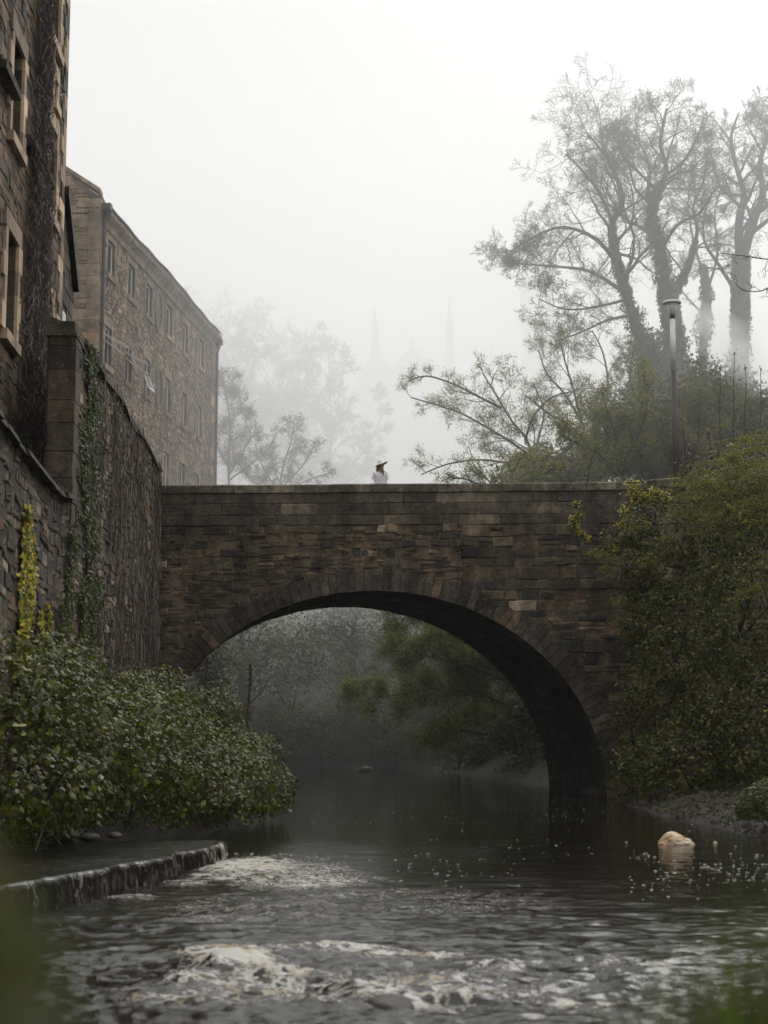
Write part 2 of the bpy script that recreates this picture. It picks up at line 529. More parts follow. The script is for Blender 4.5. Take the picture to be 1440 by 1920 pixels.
def build_terrain():
    s = np.concatenate([np.linspace(-260, -30, 12), np.linspace(-27, -9, 13), np.arange(-8.5, -5.5, .25), np.array([-5.05, -4.93, -4.80, -4.45]), np.arange(-4.0, 16, .3), np.linspace(17, 40, 18), np.linspace(46, 260, 14)])
    ys = np.concatenate([np.arange(-20, 52, .5), np.arange(52, 100, 1.), np.linspace(102, 200, 25), np.linspace(220, 900, 12)])
    # the columns of the sheet follow the retaining wall
    S, Y = np.meshgrid(s, ys)
    X = S - .04 * np.clip(Y, -20, 52)
    H = terrain_h(X, Y)
    n = fbm(X * .5, Y * .5, 4, 3) - .5
    H = H + n * np.where(H > .05, .35, .1) * np.where(H > 6.5, 2, 1)
    H = H + np.where((H > -.1) & (H < 1.5) & (X > 4) & (Y < 44), .22 * (fbm(X * 2.2, Y * 1.4, 4, 44) - .5), 0)
    V = np.stack([X, Y, H], -1).reshape(-1, 3)
    nx, ny = len(s), len(ys)
    i = np.arange(nx - 1)[None] + (np.arange(ny - 1) * nx)[:, None]
    Q = np.stack([i, i + 1, i + 1 + nx, i + nx], -1).reshape(-1, 4)
    mb = MB()
    c = np.where((V[:, 1] > 50)[:, None], np.array([[.020, .024, .010]]), np.array([[.028, .022, .015]])) * (.7 + .6 * fbm(V[:, 0], V[:, 1], 3, 5))[:, None]
    mb.add(V, Q, None, c)
    struct(mb.build('ground', M['earth'], smooth=True))


build_terrain()


# ------------------------------------------------------------------ water
def build_water():
    xs = np.concatenate([np.linspace(-60, -5, 12), np.arange(-4.6, 7.4, .035), np.linspace(7.6, 14, 7)])
    ys = np.concatenate([np.arange(5, 9, .2), np.arange(9, 16, .035), np.arange(16, 22, .055), np.arange(22, 30, .09), np.arange(30, 60, .4), np.arange(60, 92, 2)])
    X, Y = np.meshgrid(xs, ys)
    A = np.interp(Y, [5, 10, 12.0, 14.0, 17, 20, 24, 30], [.06, .08, .10, .046, .028, .013, .005, 0])
    wx, wy = X + .25 * fbm(X, Y, 2, 91), Y + .25 * fbm(X, Y, 2, 92)
    Z = A * (fbm(wx * 1.5, wy * 2.8, 5, 11) - .5) * 1.8
    rid = lambda a, b, sd: 1 - np.abs(2 * fbm(a, b, 4, sd) - 1)
    Z += A * .7 * (rid(wx * 2.6 + 5, wy * 5.5, 23) - .7)
    Z += A * .35 * (rid(wx * 6, wy * 11, 29) - .7)
    # boils over hidden stones in the rapid
    foam = np.zeros_like(Z)
    def blob(px, py, rx, ry, hgt, fm):
        nonlocal Z, foam
        c = W(px, py)
        g = np.exp(-((X - c.x) / rx) ** 2 - ((Y - c.y) / ry) ** 2)
        Z = Z + g * hgt * (.2 + 1.6 * fbm(X * 4, Y * 7, 4, 31))
        foam = np.maximum(foam, fm * np.clip(g * 1.6, 0, 1))
    blob(440, 1812, .30, .30, .11, .62)
    blob(470, 1795, .2, .12, .05, .36)
    blob(380, 1825, .2, .12, .05, .36)
    blob(345, 1840, .22, .3, .05, .36)
    blob(400, 1790, .3, .25, .05, .40)
    blob(520, 1832, .3, .25, .04, .38)
    blob(470, 1850, .4, .25, .02, .36)
    blob(620, 1785, .5, .22, .05, .40)
    blob(700, 1800, .3, .2, .03, .36)
    blob(800, 1800, .4, .2, .05, .36)
    blob(930, 1818, .3, .2, .05, .36)
    blob(1160, 1812, .2, .2, .06, .42)
    blob(1235, 1815, .15, .18, .03, .36)
    blob(1070, 1885, .12, .16, .06, .46)
    blob(1130, 1895, .1, .16, .05, .42)
    blob(700, 1860, .8, .5, .0, .33)
    blob(420, 1870, .6, .4, .0, .35)
    blob(760, 1690, 1.6, 1.6, 0, .22)
    blob(500, 1700, 1.2, 1.6, 0, .22)
    # white water below the weir
    blob(470, 1622, .6, 1.3, .0, .66)
    blob(560, 1650, .9, 1.2, .0, .40)
    blob(420, 1640, .4, .9, .01, .46)
    blob(560, 1635, .9, 1.6, .0, .32)
    blob(350, 1655, .3, .4, .01, .38)
    blob(250, 1682, .3, .35, .01, .38)
    foam = foam * (.45 + 1.1 * fbm(X * 5 + Z * 4, Y * 4, 4, 61))
    Z = Z + np.clip(foam, 0, .5) * .07 * (fbm(X * 8, Y * 8, 2, 63) - .5)
    V = np.stack([X, Y, Z], -1).reshape(-1, 3)
    nx, ny = len(xs), len(ys)
    i = np.arange(nx - 1)[None] + (np.arange(ny - 1) * nx)[:, None]
    Q = np.stack([i, i + 1, i + 1 + nx, i + nx], -1).reshape(-1, 4)
    mb = MB()
    mb.add(V, Q, None, (1, 1, 1))
    chop = np.interp(Y, [5, 14, 20, 24, 28, 36, 42, 50, 60, 90], [.34, .34, .24, .14, .06, .05, .12, .16, .04, .02])
    foam = foam + .10 * np.clip((A - .02) / .08, 0, 1) * (fbm(X * 1.1, Y * 1.6, 3, 71) > .5) + np.clip((Z - A * .5) / .05, 0, 1) * .14
    struct(mb.build('river_water', M['water'], smooth=True, attrs={'foam': foam, 'chop': chop}))


build_water()


# ------------------------------------------------------------------ masonry
def pal(kind, n=1):
    P_ = {
        'bridge': [((.130, .104, .074), 5), ((.085, .074, .060), 4), ((.165, .13, .088), 3), ((.14, .095, .066), .6), ((.050, .047, .043), 3), ((.115, .104, .07), 2), ((.25, .21, .16), 1)],
        'ashlar': [((.115, .102, .08), 4), ((.09, .082, .068), 4), ((.13, .11, .082), 1)],
        'coping': [((.17, .162, .125), 3), ((.15, .138, .11), 3)],
        'ring': [((.085, .075, .062), 5), ((.064, .057, .05), 4), ((.14, .10, .068), .7)],
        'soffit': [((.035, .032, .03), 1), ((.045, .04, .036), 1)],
        'wall': [((.17, .138, .10), 4), ((.115, .094, .072), 4), ((.29, .25, .20), 1.8), ((.06, .05, .04), 3), ((.17, .095, .058), .8)],
        'pier': [((.115, .088, .062), 3), ((.085, .07, .055), 3), ((.05, .046, .04), 1.5)],
        'tenement': [((.15, .108, .07), 4), ((.105, .08, .056), 4), ((.21, .13, .07), 1.5), ((.065, .053, .04), 2)],
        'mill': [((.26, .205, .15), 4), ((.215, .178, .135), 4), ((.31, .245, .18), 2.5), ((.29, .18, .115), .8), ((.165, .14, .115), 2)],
        'tan': [((.50, .36, .24), 2), ((.42, .30, .20), 2)],
    }[kind]
    k = random.choices([p[0] for p in P_], [p[1] for p in P_])[0]
    f = math.exp(random.gauss(0, .24))
    return tuple(c * f for c in k)


def masonry(mb, fn, u0, u1, v0, v1, ch, cl, kind, gap=.018, prot=(0, .035), jit=.02, clip=None, warp=None, split=.25, wave=0.0, skip=None):
    """courses of separate stones: fn(u, v, d) -> world point"""
    v = v0
    ci = 0
    while v < v1 - .02:
        h = random.uniform(*ch)
        if v + h > v1: h = v1 - v
        if v1 - (v + h) < ch[0] * .4: h = v1 - v
        u = u0 - (random.uniform(0, cl[0]) if ci % 2 else 0)
        while u < u1 - .03:
            w = random.uniform(*cl)
            a, b = max(u, u0), min(u + w, u1)
            if u1 - b < cl[0] * .35: b = u1
            parts = [(a, b, v, v + h)]
            if random.random() < split and h > .16:
                m_ = v + h * random.uniform(.35, .65)
                parts = [(a, b, v, m_), (a, b, m_, v + h)]
            for (a_, b_, c_, d_) in parts:
                ivs = [(a_, b_)]
                for (r0, r1, s0, s1) in (clip or []):
                    if min(d_, s1) - max(c_, s0) > .3 * (d_ - c_):
                        nv = []
                        for (x0, x1) in ivs:
                            if x1 <= r0 or x0 >= r1: nv.append((x0, x1)); continue
                            if x0 < r0: nv.append((x0, r0))
                            if x1 > r1: nv.append((r1, x1))
                        ivs = nv
                for (x0, x1) in ivs:
                    if x1 - x0 < .05: continue
                    if skip and skip(x0, x1, c_, d_): continue
                    g = gap * .5
                    p = random.uniform(*prot)
                    js = [random.uniform(-jit, jit) for _ in range(8)]
                    bev = min(.022, (d_ - c_) * .2)
                    cn = [(x0 + g + js[0], c_ + g + js[1]), (x1 - g + js[2], c_ + g + js[3]), (x1 - g + js[4], d_ - g + js[5]), (x0 + g + js[6], d_ - g + js[7])]
                    if wave:
                        cn = [(x, y + wave * (math.sin(x * 1.3 + ci * .3) + .6 * math.sin(x * 3.1 + ci))) for x, y in cn]
                    if warp:
                        cn = [warp(x, y) for x, y in cn]
                        if any(q is None for q in cn): continue
                    cx = sum(q[0] for q in cn) / 4; cz = sum(q[1] for q in cn) / 4
                    V = [fn(x, y, -.04) for x, y in cn]
                    V += [fn(x, y, p * .6) for x, y in cn]
                    sx = 1 - 2 * bev / max(x1 - x0, .06); sz = 1 - 2 * bev / max(d_ - c_, .06)
                    tl = random.uniform(-.012, .012)
                    V += [fn(cx + (x - cx) * sx, cz + (y - cz) * sz, p + tl * (1 if i in (0, 3) else -1)) for i, (x, y) in enumerate(cn)]
                    q = []
                    for i in range(4):
                        j = (i + 1) % 4
                        q += [(i, j, 4 + j, 4 + i), (4 + i, 4 + j, 8 + j, 8 + i)]
                    q.append((8, 9, 10, 11))
                    mb.add(V, q, None, pal(kind))
            u += w
        v += h
        ci += 1


def frame(a, b):
    """upright plane X = a + b*Y: u is Y, v is z, d stands out to the right"""
    k = math.hypot(1, b)
    return lambda u, v, d: (a + b * u + d / k, u - b * d / k, v)


def holed(mb, fn, u0, u1, v0, v1, holes, d, depth, col):
    us = sorted({u0, u1, *[h[0] for h in holes], *[h[1] for h in holes]})
    vs_ = sorted({v0, v1, *[h[2] for h in holes], *[h[3] for h in holes]})
    for i in range(len(us) - 1):
        for j in range(len(vs_) - 1):
            cu, cv = (us[i] + us[i + 1]) / 2, (vs_[j] + vs_[j + 1]) / 2
            if any(h[0] < cu < h[1] and h[2] < cv < h[3] for h in holes): continue
            mb.add([fn(us[i], vs_[j], d), fn(us[i + 1], vs_[j], d), fn(us[i + 1], vs_[j + 1], d), fn(us[i], vs_[j + 1], d)], [(0, 1, 2, 3)], None, col)
    for (a, b, c, e) in holes:
        cs = [(a, c), (b, c), (b, e), (a, e)]
        for i in range(4):
            (x0, y0), (x1, y1) = cs[i], cs[(i + 1) % 4]
            mb.add([fn(x0, y0, d), fn(x1, y1, d), fn(x1, y1, d - depth), fn(x0, y0, d - depth)], [(0, 1, 2, 3)], None, col)


# ------------------------------------------------------------------ bridge
BR = .045                       # the bridge swings slightly towards the viewer on the right
SK = -.17                       # skew of its barrel
EA, EB, EX = 6.45, 5.75, -.30   # arch half width, rise, centre
DECK, TOPZ = 7.88, 8.80


def bpt(s, d, z):
    """bridge coordinates: s along, d back from the upstream face, z up"""
    return (s + d * SK * 0, 45 - BR * s + d, z)


def topz(s):
    return TOPZ + .02 * max(0, s - 5.5) + (.035 * (s - 6.5) if s > 6.5 else 0)


def build_bridge():
    root = thing('stone_bridge', 'old stone arch bridge spanning the dark river between wall and ivy', 'bridge', (0, 45, 0))
    S0, S1 = -6.5, 12.5
    face = lambda s, z, d: bpt(s, -d, z)
    XA, XB = EA + .32, EB + .32        # stones stop beneath the ring

    def warp(s, z):
        x = s - EX
        if z < 0:
            return (EX + math.copysign(max(abs(x), XA), x), z)
        if (x / XA) ** 2 + (z / XB) ** 2 >= 1:
            return (s, z)
        if abs(x) < XA * .62:
            return (s, XB * math.sqrt(max(0, 1 - (x / XA) ** 2)))
        return (EX + math.copysign(XA * math.sqrt(max(0, 1 - (z / XB) ** 2)), x), z)

    def skip(a, b, c, e):
        ins = lambda x, z: abs(x - EX) < XA and ((x - EX) / XA) ** 2 + (max(z, 0) / XB) ** 2 < 1
        k = sum(ins(x, z) for x in (a, b) for z in (c, e))
        return k == 4 or ins((a + b) / 2, (c + e) / 2) or (a < EX < b and ins(EX, c))
    mb = MB()
    # mortar-coloured core behind the stones, cut by the arch
    n = 120
    ss = np.linspace(S0, S1, n)
    xs = sorted(set(list(ss) + [EX - EA, EX + EA]))
    def arch_z(s):
        x = (s - EX) / EA
        return EB * math.sqrt(1 - x * x) if abs(x) < 1 else -.6
    V, Q = [], []
    for s in xs:
        V += [bpt(s, .0, arch_z(s)), bpt(s, .0, 7.72)]
    for i in range(len(xs) - 1): Q.append((2 * i, 2 * i + 2, 2 * i + 3, 2 * i + 1))
    mb.add(V, Q, None, (.15, .118, .08))
    V = [bpt(p[0] + 5.8 * SK, 5.8, p[2]) for p in V]
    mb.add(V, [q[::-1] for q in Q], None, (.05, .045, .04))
    random.seed(21)
    # rubble spandrels: thin irregular stones near the middle, bigger squared ones low on the right
    masonry(mb, face, S0, 2.2, 4.0, 7.62, (.09, .24), (.15, .55), 'bridge', skip=skip, warp=warp, jit=.035, prot=(-.01, .05), wave=.03, split=.45, gap=.03)
    masonry(mb, face, S0, 2.2, -.5, 4.0, (.20, .36), (.35, .85), 'bridge', skip=skip, warp=warp, jit=.03, prot=(-.005, .05), wave=.015, split=.3, gap=.026)
    masonry(mb, face, 2.2, S1, -.5, 7.62, (.20, .40), (.32, .85), 'bridge', skip=skip, warp=warp, jit=.03, prot=(-.005, .055), wave=.02, split=.25, gap=.028)
    mb.build('spandrel_wall', M['bridge'], root)
    # parapet: squared courses and a coping
    mb = MB()
    masonry(mb, face, S0, S1, 7.62, TOPZ - .25, (.29, .34), (.7, 1.7), 'ashlar', gap=.01, jit=.006, prot=(.02, .035), split=0)
    mb.box((S0, .0, 7.60), (S1, .42, TOPZ - .255), (.06, .055, .048), fn=lambda x, y, z: bpt(x, y, z + (topz(x) - TOPZ if z > 8 else 0)))
    mb.box((S0, 5.0, 7.60), (S1, 5.42, TOPZ - .255), (.06, .055, .048), fn=lambda x, y, z: bpt(x, y, z))
    mb.build('parapet', M['bridge'], root)
    for d0, d1, nm in ((-.06, .46, 'coping'), (4.95, 5.46, 'coping')):
        mb = MB()
        mb.box((S0, d0 + .015, TOPZ - .23), (S1, d1 - .015, TOPZ - .02), (.07, .062, .05), fn=lambda x, y, z: bpt(x, y, z + topz(x) - TOPZ if x < 6 else z))
        s = S0
        while s < S1:
            w = random.uniform(.75, 1.35)
            e = min(s + w, S1)
            dz = random.uniform(-.008, .008)
            pts = []
            for q in (s + .006, e - .006):
                tz = topz(q) + dz
                pts += [bpt(q, d0, tz - .235), bpt(q, d0, tz - .03), bpt(q, d0 + .04, tz), bpt(q, d1 - .04, tz), bpt(q, d1, tz - .03), bpt(q, d1, tz - .235)]
            mb.add(pts, [(i, (i + 1) % 6, 6 + (i + 1) % 6, 6 + i) for i in range(6)] + [(0, 5, 4, 3), (0, 3, 2, 1), (6, 7, 8, 9), (6, 9, 10, 11)], None, pal('coping'))
            s = e
        mb.build(nm, M['bridge'], root)
    # voussoirs
    mb = MB()
    th = 0.0
    while th < math.pi - .01:
        # constant arc length steps
        dl = math.hypot(EA * math.sin(th), EB * math.cos(th))
        st = random.uniform(.20, .30) / dl
        t0, t1 = th, min(th + st, math.pi)
        if math.pi - t1 < .02: t1 = math.pi
        thick = random.uniform(.52, .64)
        def rp(t, r, d):
            c, s_ = math.cos(t), math.sin(t)
            nx_, nz_ = c / EA, s_ / EB
            k = math.hypot(nx_, nz_)
            return bpt(EX + EA * c + nx_ / k * r, -d, EB * s_ + nz_ / k * r)
        g = .013 / dl
        p = random.uniform(.06, .085)
        t0 += g; t1g = t1 - g
        V = [rp(t0, .002, -.3), rp(t1g, .002, -.3), rp(t1g, thick, -.02), rp(t0, thick, -.02),
             rp(t0, .002, p), rp(t1g, .002, p), rp(t1g, thick, p), rp(t0, thick, p)]
        mb.add(V, [(4, 7, 6, 5), (0, 1, 2, 3), (0, 4, 5, 1), (1, 5, 6, 2), (2, 6, 7, 3), (3, 7, 4, 0)], None, pal('ring'))
        th = t1
    mb.build('arch_ring', M['bridge'], root)
    # vaulted underside: the barrel runs back at a skew
    mb = MB()
    lut_t = np.linspace(0, math.pi, 400)
    dl = np.hypot(EA * np.sin(lut_t), EB * np.cos(lut_t))
    arc = np.concatenate([[0], np.cumsum((dl[1:] + dl[:-1]) / 2 * np.diff(lut_t))])
    def sof(a, v, d):
        t = float(np.interp(a, arc, lut_t))
        c, s_ = math.cos(t), math.sin(t)
        nx_, nz_ = c / EA, s_ / EB
        k = math.hypot(nx_, nz_)
        # v back along the barrel, d stands down into the opening
        q = bpt(EX + EA * c - nx_ / k * d, v, EB * s_ - nz_ / k * d)
        return (q[0] + SK * v, q[1], q[2])
    V, Q = [], []
    for i in range(0, 400, 4):
        V += [sof(arc[i], 0, 0), sof(arc[i], 5.8, 0)]
    for i in range(len(V) // 2 - 1): Q.append((2 * i, 2 * i + 1, 2 * i + 3, 2 * i + 2))
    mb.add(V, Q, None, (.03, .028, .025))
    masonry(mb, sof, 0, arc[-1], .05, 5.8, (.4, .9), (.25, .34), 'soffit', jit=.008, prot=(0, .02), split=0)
    # legs of the arch below the water line
    for sx in (-1, 1):
        q = [(*bpt(EX + sx * EA, 0, .02)[:2], .02), (*bpt(EX + sx * EA, 0, 0)[:2], -.7)]
        a0 = sof(0 if sx > 0 else arc[-1], 0, 0); a1 = sof(0 if sx > 0 else arc[-1], 5.8, 0)
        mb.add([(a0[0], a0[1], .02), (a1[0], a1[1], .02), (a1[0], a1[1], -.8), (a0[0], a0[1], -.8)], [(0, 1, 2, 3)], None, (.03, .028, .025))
    mb.build('arch_barrel', M['soffit'], root)
    # fill and road
    mb = MB()
    mb.box((S0, .42, DECK - .12), (S1, 5.0, DECK), (1, 1, 1), fn=lambda x, y, z: bpt(x, y, z))
    mb.build('roadway', M['road'], root)
    return root


build_bridge()


# ------------------------------------------------------------------ retaining wall on the left (tall part and low part)
def build_walls():
    fn = frame(WA, WB)
    random.seed(5)
    tall = thing('retaining_wall', 'tall rubble retaining wall running up to the left end of the bridge', 'wall', fn(38, 0, 0))
    mb = MB()
    Y0, Y1 = 29.2, 45.25
    top = lambda u: 9.26 + .07 * math.sin(u * 1.1)
    def warp(u, v): return (u, v * top(u) / 9.5)
    mb.add([fn(Y0, .2, 0), fn(Y1, .2, 0), fn(Y1, 9.42, 0), fn(Y0, 9.42, 0), fn(Y0, .2, -.5), fn(Y1, .2, -.5), fn(Y1, 9.42, -.5), fn(Y0, 9.42, -.5)],
           [(0, 1, 2, 3), (5, 4, 7, 6), (3, 2, 6, 7), (1, 5, 6, 2), (0, 3, 7, 4)], None, (.07, .06, .05))
    masonry(mb, fn, Y0 + .55, Y1, .2, 9.5, (.10, .26), (.18, .6), 'wall', warp=warp, jit=.03, prot=(-.01, .035), wave=.03, split=.5)
    mb.build('wall_face', M['wall'], tall)
    # dressed corner pier facing the viewer
    mb = MB()
    z = .4
    k = 0
    while z < 9.08:
        h = random.uniform(.42, .62)
        if z + h > 9.0: h = 9.12 - z
        dep = .62 if k % 2 else .42
        mb_c = pal('pier') if z > 2 else (.06, .055, .05)
        wd = random.uniform(.2, .3) if random.random() < .3 else None
        mb.box((-.45, Y0 - .04 - random.uniform(0, .02), z + .008), (.03 + random.uniform(0, .02), Y0 + dep, z + h - .008), mb_c,
               fn=lambda a, b, c: fn(b, c, a))
        z += h; k += 1
    # weathered half-round head of the pier
    prof = [(-.5, 9.12), (.06, 9.12), (.06, 9.16), (-.06, 9.27), (-.2, 9.38), (-.35, 9.45), (-.45, 9.47), (-.5, 9.47)]
    V = [fn(Y0 - .1, z_, d_) for d_, z_ in prof] + [fn(Y0 + 1.4, z_ - .06, d_) for d_, z_ in prof]
    n = len(prof)
    mb.add(V + [fn(Y0 - .1, 9.25, -.3)], [(i, (i + 1) % n, n + (i + 1) % n, n + i) for i in range(n)], [(2 * n, (i + 1) % n, i) for i in range(n)], (.11, .1, .08))
    mb.build('corner_pier', M['wall'], tall)
    # thin coping of the tall wall
    mb = MB()
    u = Y0 + 1.3
    while u < Y1:
        e = min(u + random.uniform(.4, .8), Y1)
        t0_, t1_ = top(u) - .04, top(e) - .04
        dd = random.uniform(.06, .12)
        V = [fn(u, t0_, -.55), fn(u, t0_, dd), fn(u, t0_ + .13, dd - .04), fn(u, t0_ + .17, -.55), fn(e, t1_, -.55), fn(e, t1_, dd), fn(e, t1_ + .13, dd - .04), fn(e, t1_ + .17, -.55)]
        mb.add(V, [(0, 1, 5, 4), (1, 2, 6, 5), (2, 3, 7, 6), (3, 0, 4, 7), (0, 3, 2, 1), (4, 5, 6, 7)], None, (.085, .07, .058))
        u = e
    mb.build('coping', M['wall'], tall)

    low = thing('garden_wall', 'low weathered rubble wall with dark sloping coping under the tenement', 'wall', fn(24, 0, 0))
    mb = MB()
    Y0, Y1 = 16.0, 29.1
    topl = lambda u: np.interp(u, [16, 22.5, 24.6, 27, 28.2, 29.1], [6.2, 6.16, 6.0, 5.9, 5.93, 6.03])
    def warp2(u, v): return (u, v * float(topl(u)) / 6.0)
    n = 14
    us = np.linspace(Y0, Y1, n)
    V, Q = [], []
    for u in us: V += [fn(u, .2, 0), fn(u, float(topl(u)) - .03, 0), fn(u, float(topl(u)) - .03, -.6)]
    for i in range(n - 1): Q += [(3 * i, 3 * i + 3, 3 * i + 4, 3 * i + 1), (3 * i + 1, 3 * i + 4, 3 * i + 5, 3 * i + 2)]
    mb.add(V, Q, None, (.07, .06, .05))
    masonry(mb, fn, Y0, Y1, .2, 6.0, (.12, .34), (.16, .6), 'wall', warp=warp2, jit=.03, prot=(-.01, .035), wave=.03, split=.5)
    mb.build('wall_face', M['wall'], low)
    mb = MB()
    u = Y0
    while u < Y1:
        e = min(u + random.uniform(.5, .9), Y1)
        a_, b_ = float(topl(u)) - .02, float(topl(e)) - .02
        dd = random.uniform(.10, .18)
        V = [fn(u, a_, -.65), fn(u, a_, dd), fn(u, a_ + .10, dd - .03), fn(u, a_ + .2, -.3), fn(e, b_, -.65), fn(e, b_, dd), fn(e, b_ + .10, dd - .03), fn(e, b_ + .2, -.3)]
        mb.add(V, [(0, 1, 5, 4), (1, 2, 6, 5), (2, 3, 7, 6), (3, 0, 4, 7), (0, 3, 2, 1), (4, 5, 6, 7)], None, (.05, .046, .042))
        u = e
    mb.build('coping', M['wall'], low)


build_walls()


# ------------------------------------------------------------------ tenement on the left
def window(root, fn, a, b, c, e, depth=.28, margin='tan', mw=.22, sill=True, prot=.03, frame_w=.07, bars=True, mat=None, pane_name='pane'):
    """one window: painted frame, pane, dressed surround and sill"""
    mb = MB()
    d = -depth
    fw = frame_w
    def bar(u0, u1, v0, v1, dd=.03):
        mb.box((d - .005, u0, v0), (d + dd, u1, v1), fn=lambda x, y, z: fn(y, z, x))
    bar(a, a + fw, c, e); bar(b - fw, b, c, e); bar(a + fw, b - fw, c, c + fw); bar(a + fw, b - fw, e - fw, e)
    if bars:
        m_ = (c + e) / 2
        bar(a + fw, b - fw, m_ - fw * .4, m_ + fw * .4)
    f = mb.build('window', M['whitepaint'], root)
    mb = MB()
    mb.add([fn(a, c, d), fn(b, c, d), fn(b, e, d), fn(a, e, d)], [(0, 1, 2, 3)])
    p = mb.build(pane_name, M['glass'], root)
    p.parent = f
    p.matrix_parent_inverse = Matrix()
    if margin:
        mb = MB()
        v = c
        k = random.randint(0, 1)
        while v < e - .02:
            h = min(random.uniform(.34, .5), e - v)
            if e - (v + h) < .15: h = e - v
            for (u0, sg) in ((a, -1), (b, 1)):
                w = mw * (1.9 if (k + (sg > 0)) % 2 else 1.0)
                lo, hi = (u0 - w, u0) if sg < 0 else (u0, u0 + w)
                mb.box((-depth + .002, lo, v + .004), (prot + random.uniform(0, .006), hi, v + h - .004), pal(margin), fn=lambda x, y, z: fn(y, z, x))
            v += h; k += 1
        mb.box((-depth + .002, a - mw * 1.3, e), (prot + .008, b + mw * 1.3, e + .34), pal(margin), fn=lambda x, y, z: fn(y, z, x))
        if sill:
            mb.box((-depth + .002, a - mw * .9, c - .2), (prot + .07, b + mw * .9, c - .001), pal(margin), fn=lambda x, y, z: fn(y, z, x))
        q = mb.build('surround', mat or M['dressed'], root)
        q.parent = f
        q.matrix_parent_inverse = Matrix()
    return f


def build_tenement():
    fn = frame(TA, TB)
    root = thing('tenement_building', 'tall brown stone tenement with tan window surrounds rising at left edge', 'building', fn(30, 5.9, 0))
    random.seed(9)
    Y0, Y1 = 21.0, 35.4
    rows = [(9.15, 11.1), (12.95, 14.9), (16.8, 18.75), (20.7, 22.6)]
    cols = [(24.6, 25.7), (28.8, 29.92), (32.95, 34.1)]
    holes = [(a, b, c, e) for a, b in cols for c, e in rows]
    lowdoor = [(33.6, 34.05, 15.55, 16.1)]
    holes += lowdoor; col_mark = 0
    mb = MB()
    holed(mb, fn, Y0, Y1, 5.2, 27, holes, -.01, .32, (.07, .06, .05))
    # other three sides and a roof so that the house stands from any side
    L_ = lambda u, v, dd: fn(u, v, dd)
    mb.add([L_(Y1, 5.2, -.01), L_(Y1, 5.2, -10), L_(Y1, 27, -10), L_(Y1, 27, -.01)], [(0, 1, 2, 3)], None, (.08, .068, .055))
    mb.add([L_(Y0, 5.2, -.01), L_(Y0, 5.2, -10), L_(Y0, 27, -10), L_(Y0, 27, -.01)], [(3, 2, 1, 0)], None, (.08, .068, .055))
    mb.add([L_(Y0, 5.2, -10), L_(Y1, 5.2, -10), L_(Y1, 27, -10), L_(Y0, 27, -10)], [(3, 2, 1, 0)], None, (.08, .068, .055))
    grown = [(a - .2, b + .2, c - .15, e + .3) for a, b, c, e in holes]
    masonry(mb, fn, Y0, Y1 - .3, 5.2, 27, (.16, .30), (.28, .75), 'tenement', clip=grown, jit=.018, prot=(-.005, .02), gap=.015, split=.25, wave=.008)
    mb.build('wall', M['tenement'], root)
    mb = MB()
    z = 5.2
    k = 0
    while z < 27:
        h = random.uniform(.3, .42)
        w = .62 if k % 2 else .36
        mb.box((-.3 if k % 2 else -.6, Y1 - w, z + .004), (.04, Y1 + .03, z + h - .004), pal('tan' if random.random() < .55 else 'tenement'), fn=lambda x, y, z: fn(y, z, x))
        z += h; k += 1
    mb.build('quoins', M['dressed'], root)
    for a, b, c, e in holes[:-1]:
        window(root, fn, a, b, c, e, depth=.3, mw=.2, prot=.05)
    window(root, fn, *lowdoor[0], depth=.2, mw=.14, prot=.04, frame_w=.04, bars=False)
    # dark drip ledges broken by the windows
    for a, b, z in ((30.4, 33.0, 13.3), (27.2, 28.72, 13.55)):
        mb = MB()
        mb.box((-.02, a, z), (.22, b, z + .16), (.035, .032, .03), fn=lambda x, y, z: fn(y, z, x))
        mb.box((-.02, a, z + .16), (.14, b, z + .24), (.05, .045, .04), fn=lambda x, y, z: fn(y, z, x))
        mb.build('drip_ledge', M['wall'], root)
    # lean-to at the far corner with a steep dark coping
    mb = MB()
    Ya, Yb, za, zb = Y1 + .03, 37.3, 14.0, 12.25
    mb.add([fn(Ya, 5.2, -.03), fn(Yb, 5.2, -.03), fn(Yb, zb, -.03), fn(Ya, za, -.03), fn(Ya, 5.2, -4), fn(Yb, 5.2, -4), fn(Yb, zb, -4), fn(Ya, za, -4)],
           [(0, 1, 2, 3), (1, 5, 6, 2), (5, 4, 7, 6), (3, 2, 6, 7)], None, (.12, .09, .065))
    def warp(u, v):
        lim = za + (zb - za) * (u - Ya) / (Yb - Ya)
        return (u, min(v, lim))
    masonry(mb, fn, Ya, Yb, 5.2, 13.9, (.22, .4), (.3, .7), 'pier', clip=[(35.75, 36.5, 9.5, 11.5)], jit=.01, prot=(0, .02), warp=warp, split=0)
    mb.build('lean_to_wall', M['tenement'], root)
    mb = MB()
    mb.box((-4.1, 0, 0), (.14, 1, .2), (.04, .037, .035), fn=lambda x, y, z: fn(Ya - .05 + (Yb - Ya + .1) * y, za + .02 + (zb - za) * y + z, x))
    mb.build('lean_to_roof', M['slate'], root)
    mb = MB()
    mb.box((-.028, 35.8, 9.55), (-.012, 36.45, 11.45), (1, 1, 1), fn=lambda x, y, z: fn(y, z, x))
    mb.build('window', M['glass'], root)
    mb = MB()
    mb.add([fn(Y0 - .3, 26.9, .3), fn(Y1 + .3, 26.9, .3), fn(Y1 + .3, 31, -5), fn(Y0 - .3, 31, -5), fn(Y0 - .3, 26.9, -10.3), fn(Y1 + .3, 26.9, -10.3)],
           [(0, 1, 2, 3), (3, 2, 5, 4), (0, 4, 5, 1)], [(1, 5, 2), (0, 3, 4)], (1, 1, 1))
    mb.build('roof', M['slate'], root)
    return fn


ten_fn = build_tenement()


